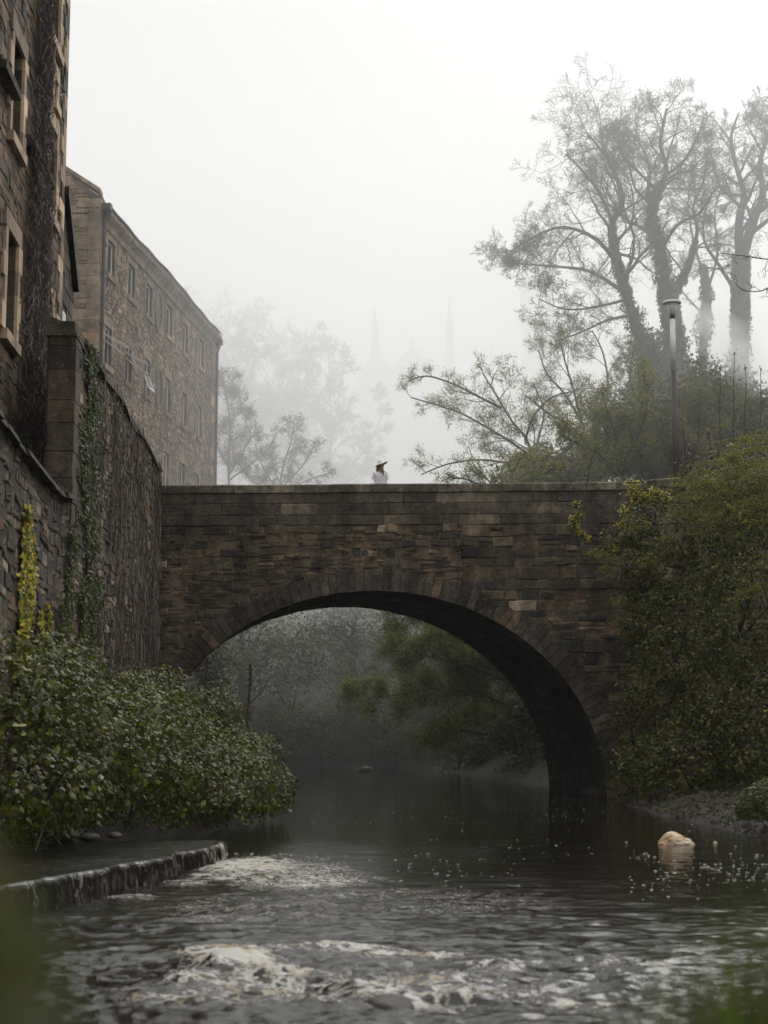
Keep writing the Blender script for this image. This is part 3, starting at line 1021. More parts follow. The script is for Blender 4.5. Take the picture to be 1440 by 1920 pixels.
# ------------------------------------------------------------------ mill behind the bridge
def build_mill():
    fn = frame(MA, MBB)
    root = thing('mill_building', 'long four storey rubble stone mill block behind the bridge in light mist', 'building', fn(60, 5.5, 0))
    random.seed(33)
    Y0, Y1, ZT = 53.85, 72.3, 19.7
    def ctr(px, py): return on_plane(px, py, MA, MBB)
    holes, kinds = [], []
    def win(px, py, w=.95, h=1.35, kind='w'):
        u, v = ctr(px, py)
        holes.append((u - w / 2, u + w / 2, v - h / 2, v + h / 2)); kinds.append(kind)
    for px, py in ((208, 486), (246, 528), (279, 564), (317, 602), (347, 636), (377, 663)): win(px, py, .9, 1.25)
    for i, (px, py) in enumerate(((202, 650), (240, 682), (275, 707), (314, 742), (345, 768), (373.5, 792))): win(px, py, .82, 1.4, 'awn' if i < 2 else ('ajar' if i == 2 else 'w'))
    for px, py in ((311, 883), (341, 902), (368, 920)): win(px, py, .85, 1.5)
    rounds = [ctr(297, 584), ctr(297.5, 727)]
    mb = MB()
    rh = [(u - .42, u + .42, v - .75, v + .75) for u, v in rounds]
    holed(mb, fn, Y0, Y1, 4, ZT, holes, -.01, .3, (.12, .10, .085))
    bx = lambda u, v, dd: fn(u, v, dd)
    mb.add([bx(Y1, 4, -.01), bx(Y1, 4, -9), bx(Y1, ZT, -9), bx(Y1, ZT, -.01)], [(0, 1, 2, 3)], None, (.15, .13, .11))
    grown = [(a - .12, b + .12, c - .1, e + .22) for a, b, c, e in holes] + [(a - .1, b + .1, c - .1, e + .1) for a, b, c, e in rh]
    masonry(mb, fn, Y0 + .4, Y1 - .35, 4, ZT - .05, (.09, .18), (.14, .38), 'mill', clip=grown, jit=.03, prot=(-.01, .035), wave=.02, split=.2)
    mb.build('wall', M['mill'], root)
    # gable end facing the viewer, higher than the eaves, in larger stones
    G = lambda u, v, d: (fn(Y0, 0, 0)[0] - u + .02, Y0 - d, v)
    mb = MB()
    mb.add([G(0, 4, 0), G(9, 4, 0), G(9, 23.4, 0), G(4.6, 23.4, 0), G(0, 20.35, 0)], None, [(0, 1, 2), (0, 2, 3), (0, 3, 4)], (.16, .14, .12))
    lim = lambda u: 20.45 + min(u, 4.6) * .66
    def warp(u, v): return (u, min(v, lim(u)))
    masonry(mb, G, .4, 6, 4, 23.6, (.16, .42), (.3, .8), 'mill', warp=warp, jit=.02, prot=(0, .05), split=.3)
    z = 4; k = 0
    while z < 20.3:
        h = random.uniform(.3, .5)
        a, b = (.75, .4) if k % 2 else (.4, .75)
        c = pal('mill')
        x1 = G(0, 0, 0)[0]
        mb.box((x1 - a, Y0 - .05, z + .005), (x1 + .04, Y0 + b, min(z + h, 20.4) - .005), c)
        z += h; k += 1
    z = 4; k = 0
    while z < ZT - .1:
        h = random.uniform(.3, .5)
        w = .75 if k % 2 else .4
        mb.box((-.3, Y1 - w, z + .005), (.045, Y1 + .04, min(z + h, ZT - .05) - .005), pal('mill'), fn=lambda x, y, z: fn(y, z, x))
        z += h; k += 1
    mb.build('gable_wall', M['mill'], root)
    mb = MB()
    for s in range(7):
        u0, u1 = s * .68, s * .68 + .67
        V = []
        for u in (u0, u1):
            z_ = lim(u)
            V += [G(u, z_, .12), G(u, z_ + .16, .12), G(u, z_ + .16, -.4), G(u, z_, -.4)]
        mb.add(V, [(0, 1, 5, 4), (1, 2, 6, 5), (2, 3, 7, 6), (3, 0, 4, 7), (0, 3, 2, 1), (4, 5, 6, 7)], None, pal('mill'))
    mb.build('skew_coping', M['mill'], root)
    mb = MB()
    mb.box((1.55, -.0, 21.55), (3.4, .3, 21.72), (.04, .04, .04), fn=lambda x, y, z: G(x, z, y))
    mb.build('flashing', M['slate'], root)
    # plain dressed cornice along the eaves, sagging a little, then the slates
    mb = MB(); ms = MB()
    us = np.linspace(Y0 + .3, Y1 + .12, 26)
    sag = lambda u: -.05 * math.sin((u - Y0) / 18 * math.pi * 3) - .03 * math.sin(u * 2.1)
    for i in range(25):
        a, b = us[i], us[i + 1]
        V = []
        for u in (a, b):
            s_ = sag(u)
            V += [fn(u, ZT - .32, .0), fn(u, ZT - .32, .08), fn(u, ZT - .12, .12), fn(u, ZT + .12 + s_, .3), fn(u, ZT + .3 + s_, .3), fn(u, ZT + .3 + s_, -.1)]
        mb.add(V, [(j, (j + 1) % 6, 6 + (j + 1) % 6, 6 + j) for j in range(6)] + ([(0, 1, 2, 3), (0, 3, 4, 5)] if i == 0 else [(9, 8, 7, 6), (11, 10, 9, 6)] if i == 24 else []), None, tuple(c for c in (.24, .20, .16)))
        V = []
        for u in (a, b):
            s_ = sag(u)
            V += [fn(u, ZT + .31 + s_, .36), fn(u, ZT + .37 + s_, .36), fn(u, ZT + 3.4, -4.5), fn(u, ZT + .31, -9)]
        ms.add(V, [(0, 1, 5, 4), (1, 2, 6, 5), (2, 3, 7, 6)], None, (1, 1, 1))
    mb.build('cornice', M['mill'], root)
    ms.build('roof', M['slate'], root)
    # windows
    for (a, b, c, e), kd in zip(holes, kinds):
        if kd == 'w':
            window(root, fn, a, b, c, e, depth=.12, margin='mill', mw=.14, prot=.02, frame_w=.07, bars=False, mat=M['mill'])
        else:
            f = window(root, fn, a, b, c, e, depth=.12, margin='mill', mw=.14, prot=.02, frame_w=.05, bars=False, mat=M['mill'])
            # white sashes swung outward
            ang = 62 if kd == 'awn' else 20
            for (hz, ln, k_) in ((e - .3, 1.05, 0), ((c + e) / 2 + .2, .95, 1)) if kd == 'awn' else (((c + e) / 2 + .2, .8, 0),):
                mb = MB()
                def sash(x, y, z, hz=hz, an=R(ang - 10 * k_)):
                    # x: thickness, y along wall, z down from the hinge
                    return fn(y, hz - z * math.cos(an), -.1 + z * math.sin(an) + x)
                w = .1
                for (y0, y1, z0, z1) in ((a + .04, a + .04 + w, 0, ln), (b - .04 - w, b - .04, 0, ln), (a + .1, b - .1, 0, w), (a + .1, b - .1, ln - w, ln)):
                    mb.box((0, y0, z0), (.07, y1, z1), fn=sash)
                o = mb.build('open_sash', M['whitepaint'], root)
                o.parent = f; o.matrix_parent_inverse = Matrix()
    for u, v in rounds:
        # blind oval recess with a dressed ring
        mb = MB(); n = 28
        V = []
        for r_, dd in ((1.3, .0), (1.28, .05), (1.0, .05), (1.0, -.2)):
            for k in range(n):
                t = 2 * math.pi * k / n
                V.append(fn(u + .42 * r_ * math.cos(t), v + .72 * (r_ * .92 + .08) * math.sin(t), dd))
        Q = [(r_ * n + k, r_ * n + (k + 1) % n, (r_ + 1) * n + (k + 1) % n, (r_ + 1) * n + k) for r_ in range(3) for k in range(n)]
        mb.add(V, Q, None, (.19, .16, .135))
        o = mb.build('oval_surround', M['mill'], root)
        mb = MB()
        mb.add([fn(u + .42 * math.cos(2 * math.pi * k / n), v + .72 * math.sin(2 * math.pi * k / n), .012) for k in range(n)] + [fn(u, v, .012)], None, [(n, k, (k + 1) % n) for k in range(n)], (.07, .06, .055))
        mb.build('oval_recess', M['mill'], root).parent = root
    # downpipes
    for u, zt in ((Y0 + .12, 19.9), (Y1 - .1, 19.6)):
        mb = MB()
        mb.tube([fn(u, 4, .14), fn(u, zt - .4, .14), fn(u, zt, .26)], .065, 8, (1, 1, 1))
        for z in np.arange(5, zt - .5, 1.8): mb.box((-.0, u - .09, z), (.22, u + .09, z + .06), fn=lambda x, y, z: fn(y, z, x))
        mb.box((.05, u - .14, zt - .05), (.38, u + .14, zt + .2), fn=lambda x, y, z: fn(y, z, x))
        mb.build('downpipe', M['iron'], root)
    return root


build_mill()


# ------------------------------------------------------------------ church far off in the fog
def build_church():
    Y = 330.0
    root = thing('church', 'faint church gables with tall pinnacles dissolving in the fog', 'church', P(772, 900, Y))
    def pt(px, py, dy=0): return P(px, py, Y + dy)
    def prism(mb, poly, y0, y1):
        n = len(poly)
        V = [P(a, b, Y) + Vector((0, y0, 0)) for a, b in poly] + [P(a, b, Y) + Vector((0, y1, 0)) for a, b in poly]
        c0 = sum((Vector(v) for v in V[:n]), Vector()) / n
        c1 = sum((Vector(v) for v in V[n:]), Vector()) / n
        V = [tuple(v) for v in V] + [tuple(c0), tuple(c1)]
        mb.add(V, [(i, n + i, n + (i + 1) % n, (i + 1) % n) for i in range(n)], [(2 * n, i, (i + 1) % n) for i in range(n)] + [(2 * n + 1, n + (i + 1) % n, n + i) for i in range(n)])
    mb = MB()
    prism(mb, [(735, 960), (735, 686), (772, 651), (832, 690), (832, 960)], 0, 25)
    mb.build('nave_gable', M['church'], root)
    mb = MB()
    prism(mb, [(672, 960), (672, 700), (690, 672), (703, 664), (716, 672), (735, 690), (735, 960)], 1, 22)
    mb.build('aisle_gable', M['church'], root)
    mb = MB()
    prism(mb, [(850, 960), (850, 730), (985, 735), (985, 960)], 3, 20)
    mb.build('transept', M['church'], root)
    for cx, top, base, w in ((703, 575, 665, 14), (843, 552, 690, 15), (922, 640, 735, 8), (968, 655, 735, 8)):
        mb = MB()
        p0, p1 = P(cx, base + 220, Y), P(cx, top, Y)
        m1 = P(cx, base - (base - top) * .1, Y); m2 = P(cx, top + (base - top) * .42, Y); m3 = P(cx, top + (base - top) * .38, Y)
        hw = w / 2 / F * Y
        mb.tube([p0, m1, m1 + Vector((0, 0, .1)), m2, m2 + Vector((0, 0, .2)), m3, p1], [hw * 1.5, hw * 1.5, hw, hw, hw * 1.35, hw * .7, .06], 8)
        mb.build('pinnacle', M['church'], root)
    mb = MB()
    c = P(772, 652, Y)
    mb.tube([c, c + Vector((0, 0, .8))], [.5, .3], 8)
    mb.tube([c + Vector((0, 0, .8)), c + Vector((0, 0, 2.2))], .22, 6)
    mb.tube([c + Vector((-.6, 0, 1.6)), c + Vector((.6, 0, 1.6))], .2, 6)
    mb.build('finial_cross', M['church'], root)
    mb = MB()
    a, b = P(985, 960, Y), P(1038, 520, Y)
    mb.box((a.x, Y, a.z), (b.x, Y + 5, b.z))
    for x in (a.x + .35, b.x - .35): mb.tube([(x, Y + .4, b.z), (x, Y + .4, b.z + 2.4)], [.35, .05], 6)
    mb.build('tower', M['church'], root)


build_church()


# ------------------------------------------------------------------ trees
class Grow:
    def __init__(self, seed, seg=.45, wander=.18, up=.06, dens=2.2, ratio=.62, minr=.008, maxlvl=4, spread=(35, 65), hook=0.0, maxn=60000, mink=4, thin=.72):
        self.r = random.Random(seed)
        self.P0, self.P1, self.R0, self.R1, self.tips, self.lvls = [], [], [], [], [], []
        self.__dict__.update(seg=seg, wander=wander, up=up, dens=dens, ratio=ratio, minr=minr, maxlvl=maxlvl, spread=spread, hook=hook, maxn=maxn, mink=mink, thin=thin)

    def rv(self):
        g = self.r.gauss
        return Vector((g(0, 1), g(0, 1), g(0, 1)))

    def kids(self, pts, rad, L, lvl, start=.2, dirs=None):
        if lvl > self.maxlvl: return
        n = len(pts) - 1
        cnt = max(self.mink, int(L * self.dens))
        for k in range(cnt):
            t = start + (1 - start) * (k + self.r.random()) / cnt
            i = min(int(t * n), n - 1); f = t * n - i
            p = pts[i].lerp(pts[i + 1], f)
            d = (pts[i + 1] - pts[i]).normalized()
            r = rad[i] + (rad[i + 1] - rad[i]) * f
            an = R(self.r.uniform(*self.spread))
            s = self.rv(); s = (s - d * s.dot(d)).normalized()
            nd = (d * math.cos(an) + s * math.sin(an)).normalized()
            cl = L * (self.r.uniform(.35, .62) if lvl == 1 else self.r.uniform(.40, .72)) * (1.12 - .55 * t)
            self.branch(p, nd, cl, max(r * self.ratio, self.minr), lvl)

    def branch(self, p, d, L, r, lvl):
        if L < .1: return
        n = max(3 if lvl > 1 else 5, int(L / (self.seg * (.75 ** lvl))))
        n = min(n, 9)
        st = L / n
        pts, rad = [p.copy()], [r]
        for i in range(n):
            upv = self.up * (1 + (self.hook * (i / n) if lvl >= self.maxlvl - 1 else 0))
            d = (d + self.rv() * self.wander + Vector((0, 0, upv))).normalized()
            if lvl <= 2 and self.hook: d = (d + Vector((0, 0, -.03))).normalized()
            p = p + d * st
            pts.append(p.copy())
            rad.append(max(r * (1 - .75 * (i + 1) / n), self.minr * .55))
        for i in range(n):
            self.P0.append(tuple(pts[i])); self.P1.append(tuple(pts[i + 1])); self.R0.append(rad[i]); self.R1.append(rad[i + 1]); self.lvls.append(lvl)
        self.tips.append((tuple(pts[-1]), lvl, tuple(d)))
        self.kids(pts, rad, L, lvl + 1)

    def limb(self, pts, r0, r1, lvl=1, start=.2, Lf=1.0, jit=.0):
        """a main limb given by its joints, smoothed, then branching"""
        pts = [Vector(p) for p in pts]
        q = []
        for i in range(len(pts) - 1):
            for k in range(3):
                t = k / 3
                a = pts[max(i - 1, 0)]; b = pts[i]; c = pts[i + 1]; e = pts[min(i + 2, len(pts) - 1)]
                q.append(.5 * ((2 * b) + (c - a) * t + (2 * a - 5 * b + 4 * c - e) * t * t + (3 * b - a - 3 * c + e) * t ** 3) + self.rv() * jit)
        q.append(pts[-1])
        n = len(q) - 1
        r0 *= self.thin
        rad = [r0 + (r1 - r0) * (i / n) ** .7 for i in range(n + 1)]
        L = sum((q[i + 1] - q[i]).length for i in range(n))
        self.main = getattr(self, 'main', [])
        self.main.append((q, rad))
        self.kids(q, rad, L * Lf, lvl, start)
        return q, rad

    def emit(self, mbt, mbc, colt=(.06, .052, .045), colc=(.07, .06, .05)):
        for q, rad in getattr(self, 'main', []):
            mbt.tube(q, rad, 8, colt)
        globals().get('_dbg', lambda *a: 0)(len(self.P0), len(self.tips))
        if self.P0:
            P0, P1 = np.array(self.P0), np.array(self.P1)
            R0, R1 = np.array(self.R0), np.array(self.R1)
            big = R0 > .03
            mbc.segs(P0[big], P1[big], R0[big], R1[big], 5, colc)
            mbc.segs(P0[~big], P1[~big], R0[~big], R1[~big], 3, colc)


def cols(n, base, var=.25, hue=.12, r=rng):
    c = np.tile(np.asarray(base, float), (n, 1))
    c *= np.exp(r.normal(0, var, (n, 1)))
    c *= 1 + r.normal(0, hue, (n, 3)) * np.array([1, .35, .6])
    return np.clip(c, .002, .9)


def tip_leaves(mb, tips, k, size, base, spread=.12, minlvl=2, frac=1.0, **kw):
    T = np.array([t[0] for t in tips if t[1] >= minlvl])
    if frac < 1: T = T[rng.random(len(T)) < frac]
    p = np.repeat(T, k, 0) + rng.normal(0, spread, (len(T) * k, 3))
    mb.leaves(p, (0, -.3, .6), size * rng.uniform(.6, 1.3, len(p)), cols(len(p), base, **kw), rand=.8)


def buds(mb, tips, size, base, frac=.6):
    T = [t for t in tips if random.random() < frac]
    if not T: return
    p = np.array([t[0] for t in T]); d = np.array([t[2] for t in T])
    mb.segs(p - d * size * .2, p + d * size, np.full(len(p), size * .22), np.full(len(p), size * .08), 3, base)


def ivy_on(mb, path, rad, n, size, base, out=.25, seed=1, gaps=.0):
    """ivy leaves wrapped round a limb"""
    r = np.random.default_rng(seed)
    path = np.array([tuple(p) for p in path]); rad = np.asarray(rad)
    t = r.random(n) * (len(path) - 1)
    i = t.astype(int); f = (t - i)[:, None]
    c = path[i] * (1 - f) + path[np.minimum(i + 1, len(path) - 1)] * f
    rr = np.interp(t, np.arange(len(path)), rad)
    lump = (.3 + 1.4 * vnoise(t * 2.3, t * 0 + seed, seed) ** 1.5) * (1.15 - .95 * t / (len(path) - 1))
    an = r.random(n) * 2 * math.pi
    d = np.stack([np.cos(an), np.sin(an), r.normal(0, .3, n)], 1)
    rad_ = rr + out * lump * r.random(n) ** .6
    p = c + d * rad_[:, None]
    mb.leaves(p, d, size * r.uniform(.6, 1.3, n), cols(n, base), rand=.4, droop=.8)


BARK = (.062, .054, .047)


def big_tree_left():
    Y = 72
    q = lambda px, py, dy=0: P(px, py if py > 430 else 430 - (430 - py) * .84, Y + dy)
    base = q(1262, 905, 0); base.z -= 1.5
    root = thing('bare_tree', 'large leafless tree with ivy clad trunks and wide twiggy crown behind lamp post', 'tree', base)
    g = Grow(3, seg=.5, wander=.2, up=.035, dens=2.1, ratio=.5, minr=.010, maxlvl=4, spread=(32, 68), hook=.9, mink=6)
    # (joints in photo pixels at the tree's distance, depth offsets in metres)
    A = g.limb([base, q(1262, 820), q(1240, 720, -.5), q(1205, 640, -1)], .75, .42, 3, .9, .1)
    g.limb([q(1262, 800), q(1266, 700, .5), q(1262, 620, .5), q(1250, 545, .4)], .62, .40, 3, .9, .1)
    g.limb([q(1205, 640, -1), q(1175, 555, -1.2), q(1155, 480, -1), q(1148, 420, -.6), q(1168, 365, 0), q(1150, 300, .5), q(1125, 250, 1), q(1100, 215, 1)], .36, .05, 1, .15, .75)
    g.limb([q(1160, 500, -1), q(1120, 450, -2.5), q(1060, 425, -3), q(1010, 440, -3), q(960, 470, -3)], .18, .03, 1, .15, .8)
    g.limb([q(1150, 420, -.6), q(1125, 350, -2), q(1085, 290, -2.5), q(1060, 262, -3)], .16, .03, 1, .1, .8)
    g.limb([q(1172, 550, -1.2), q(1110, 510, 1), q(1045, 500, 2), q(975, 495, 2), q(945, 492, 2)], .16, .025, 1, .2, .75)
    g.limb([q(1180, 560, -1), q(1120, 575, -2.5), q(1060, 580, -3.5), q(1010, 560, -4)], .12, .02, 1, .2, .7)
    # crooked low bough
    g.limb([q(1228, 655, -1.2), q(1190, 625, -2), q(1183, 590, -2.4), q(1175, 560, -2.6), q(1168, 540, -2.6)], .2, .10, 2, .3, .35)
    g.limb([q(1184, 592, -2.4), q(1140, 600, -3.5), q(1085, 625, -4), q(1040, 640, -4)], .11, .03, 2, .2, .5)
    g.limb([q(1250, 545, .4), q(1240, 480, .6), q(1222, 400, .8), q(1235, 340, 1), q(1250, 300, 1), q(1238, 240, 1), q(1245, 190, 1), q(1250, 160, 1)], .38, .05, 1, .2, .7)
    g.limb([q(1225, 410, .8), q(1215, 340, 2), q(1218, 290, 2.6), q(1195, 230, 3), q(1165, 195, 3)], .16, .03, 1, .15, .75)
    g.limb([q(1248, 310, 1), q(1280, 280, 0), q(1305, 230, -1), q(1320, 180, -1)], .13, .03, 1, .1, .75)
    g.limb([q(1256, 560, .4), q(1290, 500, 1.5), q(1308, 430, 2), q(1300, 380, 2), q(1320, 320, 2.4), q(1325, 270, 2.5)], .2, .04, 1, .15, .7)
    g.limb([q(1240, 470, .6), q(1270, 420, -1.5), q(1310, 395, -2.5), q(1335, 350, -3)], .13, .03, 1, .15, .7)
    g.limb([q(1235, 345, 1), q(1195, 300, -1.4), q(1165, 260, -2), q(1170, 215, -2)], .12, .03, 1, .1, .7)
    mt, mc = MB(), MB()
    g.emit(mt, mc, BARK, BARK)
    buds(mc, g.tips, .07, (.10, .08, .055), .7)
    mt.build('trunk', M['bark'], root, smooth=True)
    mc.build('crown', M['bark'], root)
    iv = MB()
    for k in (0, 1): ivy_on(iv, g.main[k][0], g.main[k][1], 4200, .17, (.045, .052, .022), .36 if k else .5, seed=k + 3)
    ivy_on(iv, g.main[2][0][:10], g.main[2][1][:10], 2000, .16, (.045, .052, .022), .26, seed=8)
    ivy_on(iv, g.main[9][0][:11], g.main[9][1][:11], 2400, .18, (.045, .052, .022), .32, seed=9)
    ivy_on(iv, g.main[12][0][:6], g.main[12][1][:6], 1200, .2, (.045, .052, .022), .3, seed=10)
    # spreading ivy skirt at the foot
    for cx, cy_, rx, rz, n in ((1240, 800, 3.0, 3.0, 6500), (1290, 850, 2.6, 2.4, 4000), (1225, 700, 1.7, 2.0, 3500)):
        c = q(cx, cy_, -.5)
        d = rng.normal(0, 1, (n, 3)); d /= np.linalg.norm(d, axis=1)[:, None]
        p = np.array(c) + d * np.array([rx, rx * .7, rz]) * (rng.random(n) ** .25)[:, None]
        p += (vnoise(p[:, 0] * 1.3, p[:, 2] * 1.3, 4) - .5)[:, None] * d * 1.2
        iv.leaves(p, d, .2 * rng.uniform(.6, 1.3, n), cols(n, (.042, .05, .02)), droop=.6)
    iv.build('ivy', M['leaf'], root)


def big_tree_right():
    Y = 76
    q = lambda px, py, dy=0: P(px, py if py > 430 else 430 - (430 - py) * .84, Y + dy)
    base = q(1385, 760); base.z -= 3
    root = thing('bare_tree', 'leafless tree with thick straight trunk at the right edge of the photo', 'tree', base)
    g = Grow(11, seg=.5, wander=.19, up=.07, dens=2.2, ratio=.6, minr=.011, maxlvl=4, spread=(28, 62), hook=.8, mink=6)
    g.limb([base, q(1388, 640), q(1388, 560), q(1390, 480)], .62, .42, 3, .9, .1)
    g.limb([q(1389, 500), q(1385, 420), q(1395, 350, 1), q(1380, 290, 1), q(1370, 230, 1), q(1385, 170, 1)], .40, .04, 1, .15, .6)
    g.limb([q(1390, 490), q(1410, 420), q(1430, 350), q(1425, 280), q(1445, 200), q(1440, 150)], .42, .04, 1, .15, .6)
    g.limb([q(1388, 560), q(1350, 500, -1), q(1320, 450, -1), q(1325, 380, -1), q(1350, 320, -1.5)], .17, .03, 1, .15, .6)
    g.limb([q(1405, 440), q(1450, 400), q(1490, 360), q(1520, 300)], .2, .04, 1, .15, .6)
    g.limb([q(1388, 380), q(1350, 330, 1), q(1335, 270, 1), q(1320, 215, 1)], .12, .03, 1, .1, .6)
    mt, mc = MB(), MB()
    g.emit(mt, mc, BARK, BARK)
    buds(mc, g.tips, .07, (.10, .08, .055), .7)
    mt.build('trunk', M['bark'], root, smooth=True)
    mc.build('crown', M['bark'], root)
    iv = MB()
    ivy_on(iv, g.main[0][0], g.main[0][1], 2600, .18, (.045, .052, .022), .25, seed=5)
    iv.build('ivy', M['leaf'], root)


def mid_tree():
    Y = 80
    q = lambda px, py, dy=0: P(px, py, Y + dy)
    base = q(1320, 760); base.z -= 3
    root = thing('bare_tree', 'slim leafless tree with ivy stump between the two big bare trees', 'tree', base)
    g = Grow(15, seg=.5, wander=.19, up=.05, dens=2, ratio=.6, minr=.011, maxlvl=4, spread=(28, 62), hook=.8, mink=5)
    g.limb([base, q(1318, 640), q(1325, 560), q(1318, 500)], .34, .16, 3, .8, .1)
    g.limb([q(1320, 560), q(1345, 480), q(1340, 400), q(1360, 330)], .13, .03, 1, .15, .55)
    g.limb([q(1320, 520), q(1300, 450), q(1290, 380), q(1300, 320)], .12, .03, 1, .15, .55)
    g.limb([q(1320, 590), q(1290, 560), q(1275, 540)], .1, .03, 1, .15, .6)
    mt, mc = MB(), MB()
    g.emit(mt, mc, BARK, BARK)
    mt.build('trunk', M['bark'], root, smooth=True)
    mc.build('crown', M['bark'], root)
    iv = MB()
    ivy_on(iv, g.main[0][0], np.array(g.main[0][1]), 2600, .18, (.045, .052, .022), .4, seed=6)
    iv.build('ivy', M['leaf'], root)


def leafy_tree(name, label, cat, Y, limbs, seed, leafcol, leafsize, k, dens=2.0, maxn=16000, bark=(.05, .045, .038), rad=.13, spread=.14, Lf=.55, leaf_frac=1.0, up=.04, base_drop=1.0, minr=.008, group=None, maxlvl=4, wander=.2, mink=6):
    q = lambda px, py, dy=0: P(px, py, Y + dy)
    b = q(*limbs[0][0]); b.z -= base_drop
    root = thing(name, label, cat, b, group)
    g = Grow(seed, seg=.4, wander=wander, up=up, dens=dens, ratio=.6, minr=minr, maxlvl=maxlvl, spread=(28, 62), mink=mink)
    for i, lm in enumerate(limbs):
        pts = [q(*p) for p in lm]
        if i == 0: pts = [b] + pts
        r0 = rad if i == 0 else rad * .62
        g.limb(pts, r0, .025, 1, .25 if i == 0 else .12, Lf)
    mt, mc, ml = MB(), MB(), MB()
    g.emit(mt, mt, bark, bark)
    mt.build('trunk', M['bark'], root)
    if k:
        tip_leaves(ml, g.tips, k, leafsize, leafcol, spread, 2, leaf_frac)
        ml.build('crown', M['youngleaf'], root)
    return root


LIME = (.16, .17, .06)


def midground_trees():
    leafy_tree('small_tree', 'small spreading tree with sparse fresh yellow green leaves reaching left over the bridge', 'tree', 62,
               [[(1010, 915), (1000, 860), (985, 820, -.3), (960, 790, -.5), (930, 740, -.6), (905, 700, -.6)],
                [(1000, 860), (960, 830, .6), (910, 800, .8), (865, 775, 1), (820, 760, 1), (770, 745, 1)],
                [(940, 765, -.5), (900, 745, -1), (850, 720, -1.2), (800, 705, -1.3), (765, 715, -1.3)],
                [(1005, 880), (960, 870, -1), (900, 862, -1.4), (840, 870, -1.5), (790, 890, -1.5)],
                [(1000, 870), (1010, 820, .8), (1020, 770, 1), (1000, 720, 1.2)],
                [(985, 825), (1000, 780, -1), (1035, 745, -1.4), (1070, 735, -1.6)]],
               41, (.32, .33, .13), .055, 2, dens=4.0, maxn=17000, rad=.13, Lf=.5, spread=.10)
    leafy_tree('small_tree', 'twiggy tree with brownish buds and pale green leaves under the big bare crown', 'tree', 64,
               [[(1110, 915), (1105, 850), (1090, 790), (1075, 730), (1060, 680), (1050, 640)],
                [(1105, 840), (1070, 800, -1), (1020, 770, -1.4), (985, 740, -1.5)],
                [(1100, 830), (1130, 780, 1), (1140, 720, 1), (1130, 660, 1), (1110, 620, 1)],
                [(1095, 800), (1060, 740, 1), (1025, 700, 1.2), (1010, 655, 1.4)],
                [(1108, 860), (1160, 810, -1), (1190, 760, -1), (1180, 700, -1), (1190, 650, -1)]],
               43, (.22, .21, .10), .055, 3, dens=3.2, maxn=24000, rad=.16, Lf=.55, spread=.1)
    leafy_tree('bush', 'dense green shrub of hanging leaf clusters left of the lamp post', 'bush', 56,
               [[(1170, 915), (1165, 860), (1150, 800), (1135, 760)],
                [(1170, 890), (1120, 850, -1), (1080, 830, -1.2), (1050, 815, -1.2)],
                [(1168, 870), (1200, 810, -.5), (1215, 750, -.5), (1205, 700, -.5)],
                [(1170, 890), (1220, 850, .5), (1235, 800, .5)],
                [(1165, 860), (1130, 800, .7), (1100, 760, .8)]],
               45, (.17, .175, .06), .085, 7, dens=4, mink=8, maxn=9000, rad=.12, Lf=.5, spread=.16, maxlvl=3)
    leafy_tree('bush', 'dense green shrub of hanging leaf clusters right of the lamp post', 'bush', 57,
               [[(1330, 905), (1325, 850), (1315, 790), (1300, 740)],
                [(1330, 880), (1290, 840, -1), (1280, 780, -1.2)],
                [(1328, 870), (1370, 810, -.5), (1385, 750, -.5)],
                [(1330, 890), (1390, 860, .5), (1420, 820, .5)],
                [(1325, 880), (1350, 820, 1), (1360, 770, 1)]],
               46, (.13, .135, .05), .085, 7, dens=4, mink=8, maxn=9000, rad=.12, Lf=.5, spread=.16, maxlvl=3)
    leafy_tree('bush', 'low shrub with pale young leaves rising just above the bridge parapet', 'bush', 54,
               [[(930, 925), (915, 900), (895, 880)],
                [(935, 925), (960, 890, .5), (975, 860, .5)],
                [(925, 925), (880, 900, -.3), (840, 895, -.3)],
                [(940, 925), (1000, 895, -.3), (1040, 880, -.3)]],
               47, (.24, .25, .10), .06, 3, dens=6, mink=8, maxn=6000, rad=.05, Lf=.8, spread=.12, maxlvl=3)
    leafy_tree('bush', 'reddish leafless shrub of upright twigs at the foot of the lamp post', 'bush', 50,
               [[(1290, 915), (1285, 860), (1280, 800)],
                [(1290, 900), (1305, 850, .3), (1312, 790, .3)],
                [(1290, 900), (1270, 850, -.3), (1268, 810, -.3)],
                [(1292, 905), (1325, 860, -.3), (1330, 810, -.3)]],
               48, (.06, .05, .03), .05, 1, dens=5, mink=6, maxn=3500, rad=.035, Lf=.45, spread=.05, maxlvl=3, bark=(.085, .05, .035), up=.12, leaf_frac=.3)
    # twigs with brown buds just beside the mill
    leafy_tree('small_tree', 'brownish twiggy tree in bud beside the far corner of the mill', 'tree', 90,
               [[(430, 930), (428, 860), (432, 800), (425, 750), (420, 715)],
                [(430, 890), (460, 840, 1), (480, 800, 1), (470, 770, 1)],
                [(430, 880), (405, 830, -1), (400, 780, -1)],
                [(430, 900), (470, 870, -1), (505, 840, -1), (520, 810, -1)]],
               51, (.14, .11, .08), .09, 1, dens=4.6, mink=7, maxn=10000, rad=.13, Lf=.5, spread=.12, minr=.010)
    leafy_tree('small_tree', 'lower brownish twiggy tree in bud rising over the bridge left of the woman', 'tree', 88,
               [[(520, 940), (530, 880), (545, 830), (552, 790)],
                [(520, 920), (490, 870, 1), (478, 830, 1)],
                [(522, 920), (570, 870, -1), (590, 830, -1)],
                [(525, 925), (590, 895, 1), (625, 885, 1)],
                [(520, 925), (470, 900, 1), (450, 870, 1)]],
               52, (.14, .11, .08), .09, 1, dens=4.6, mink=7, maxn=9000, rad=.12, Lf=.5, spread=.12, minr=.010)
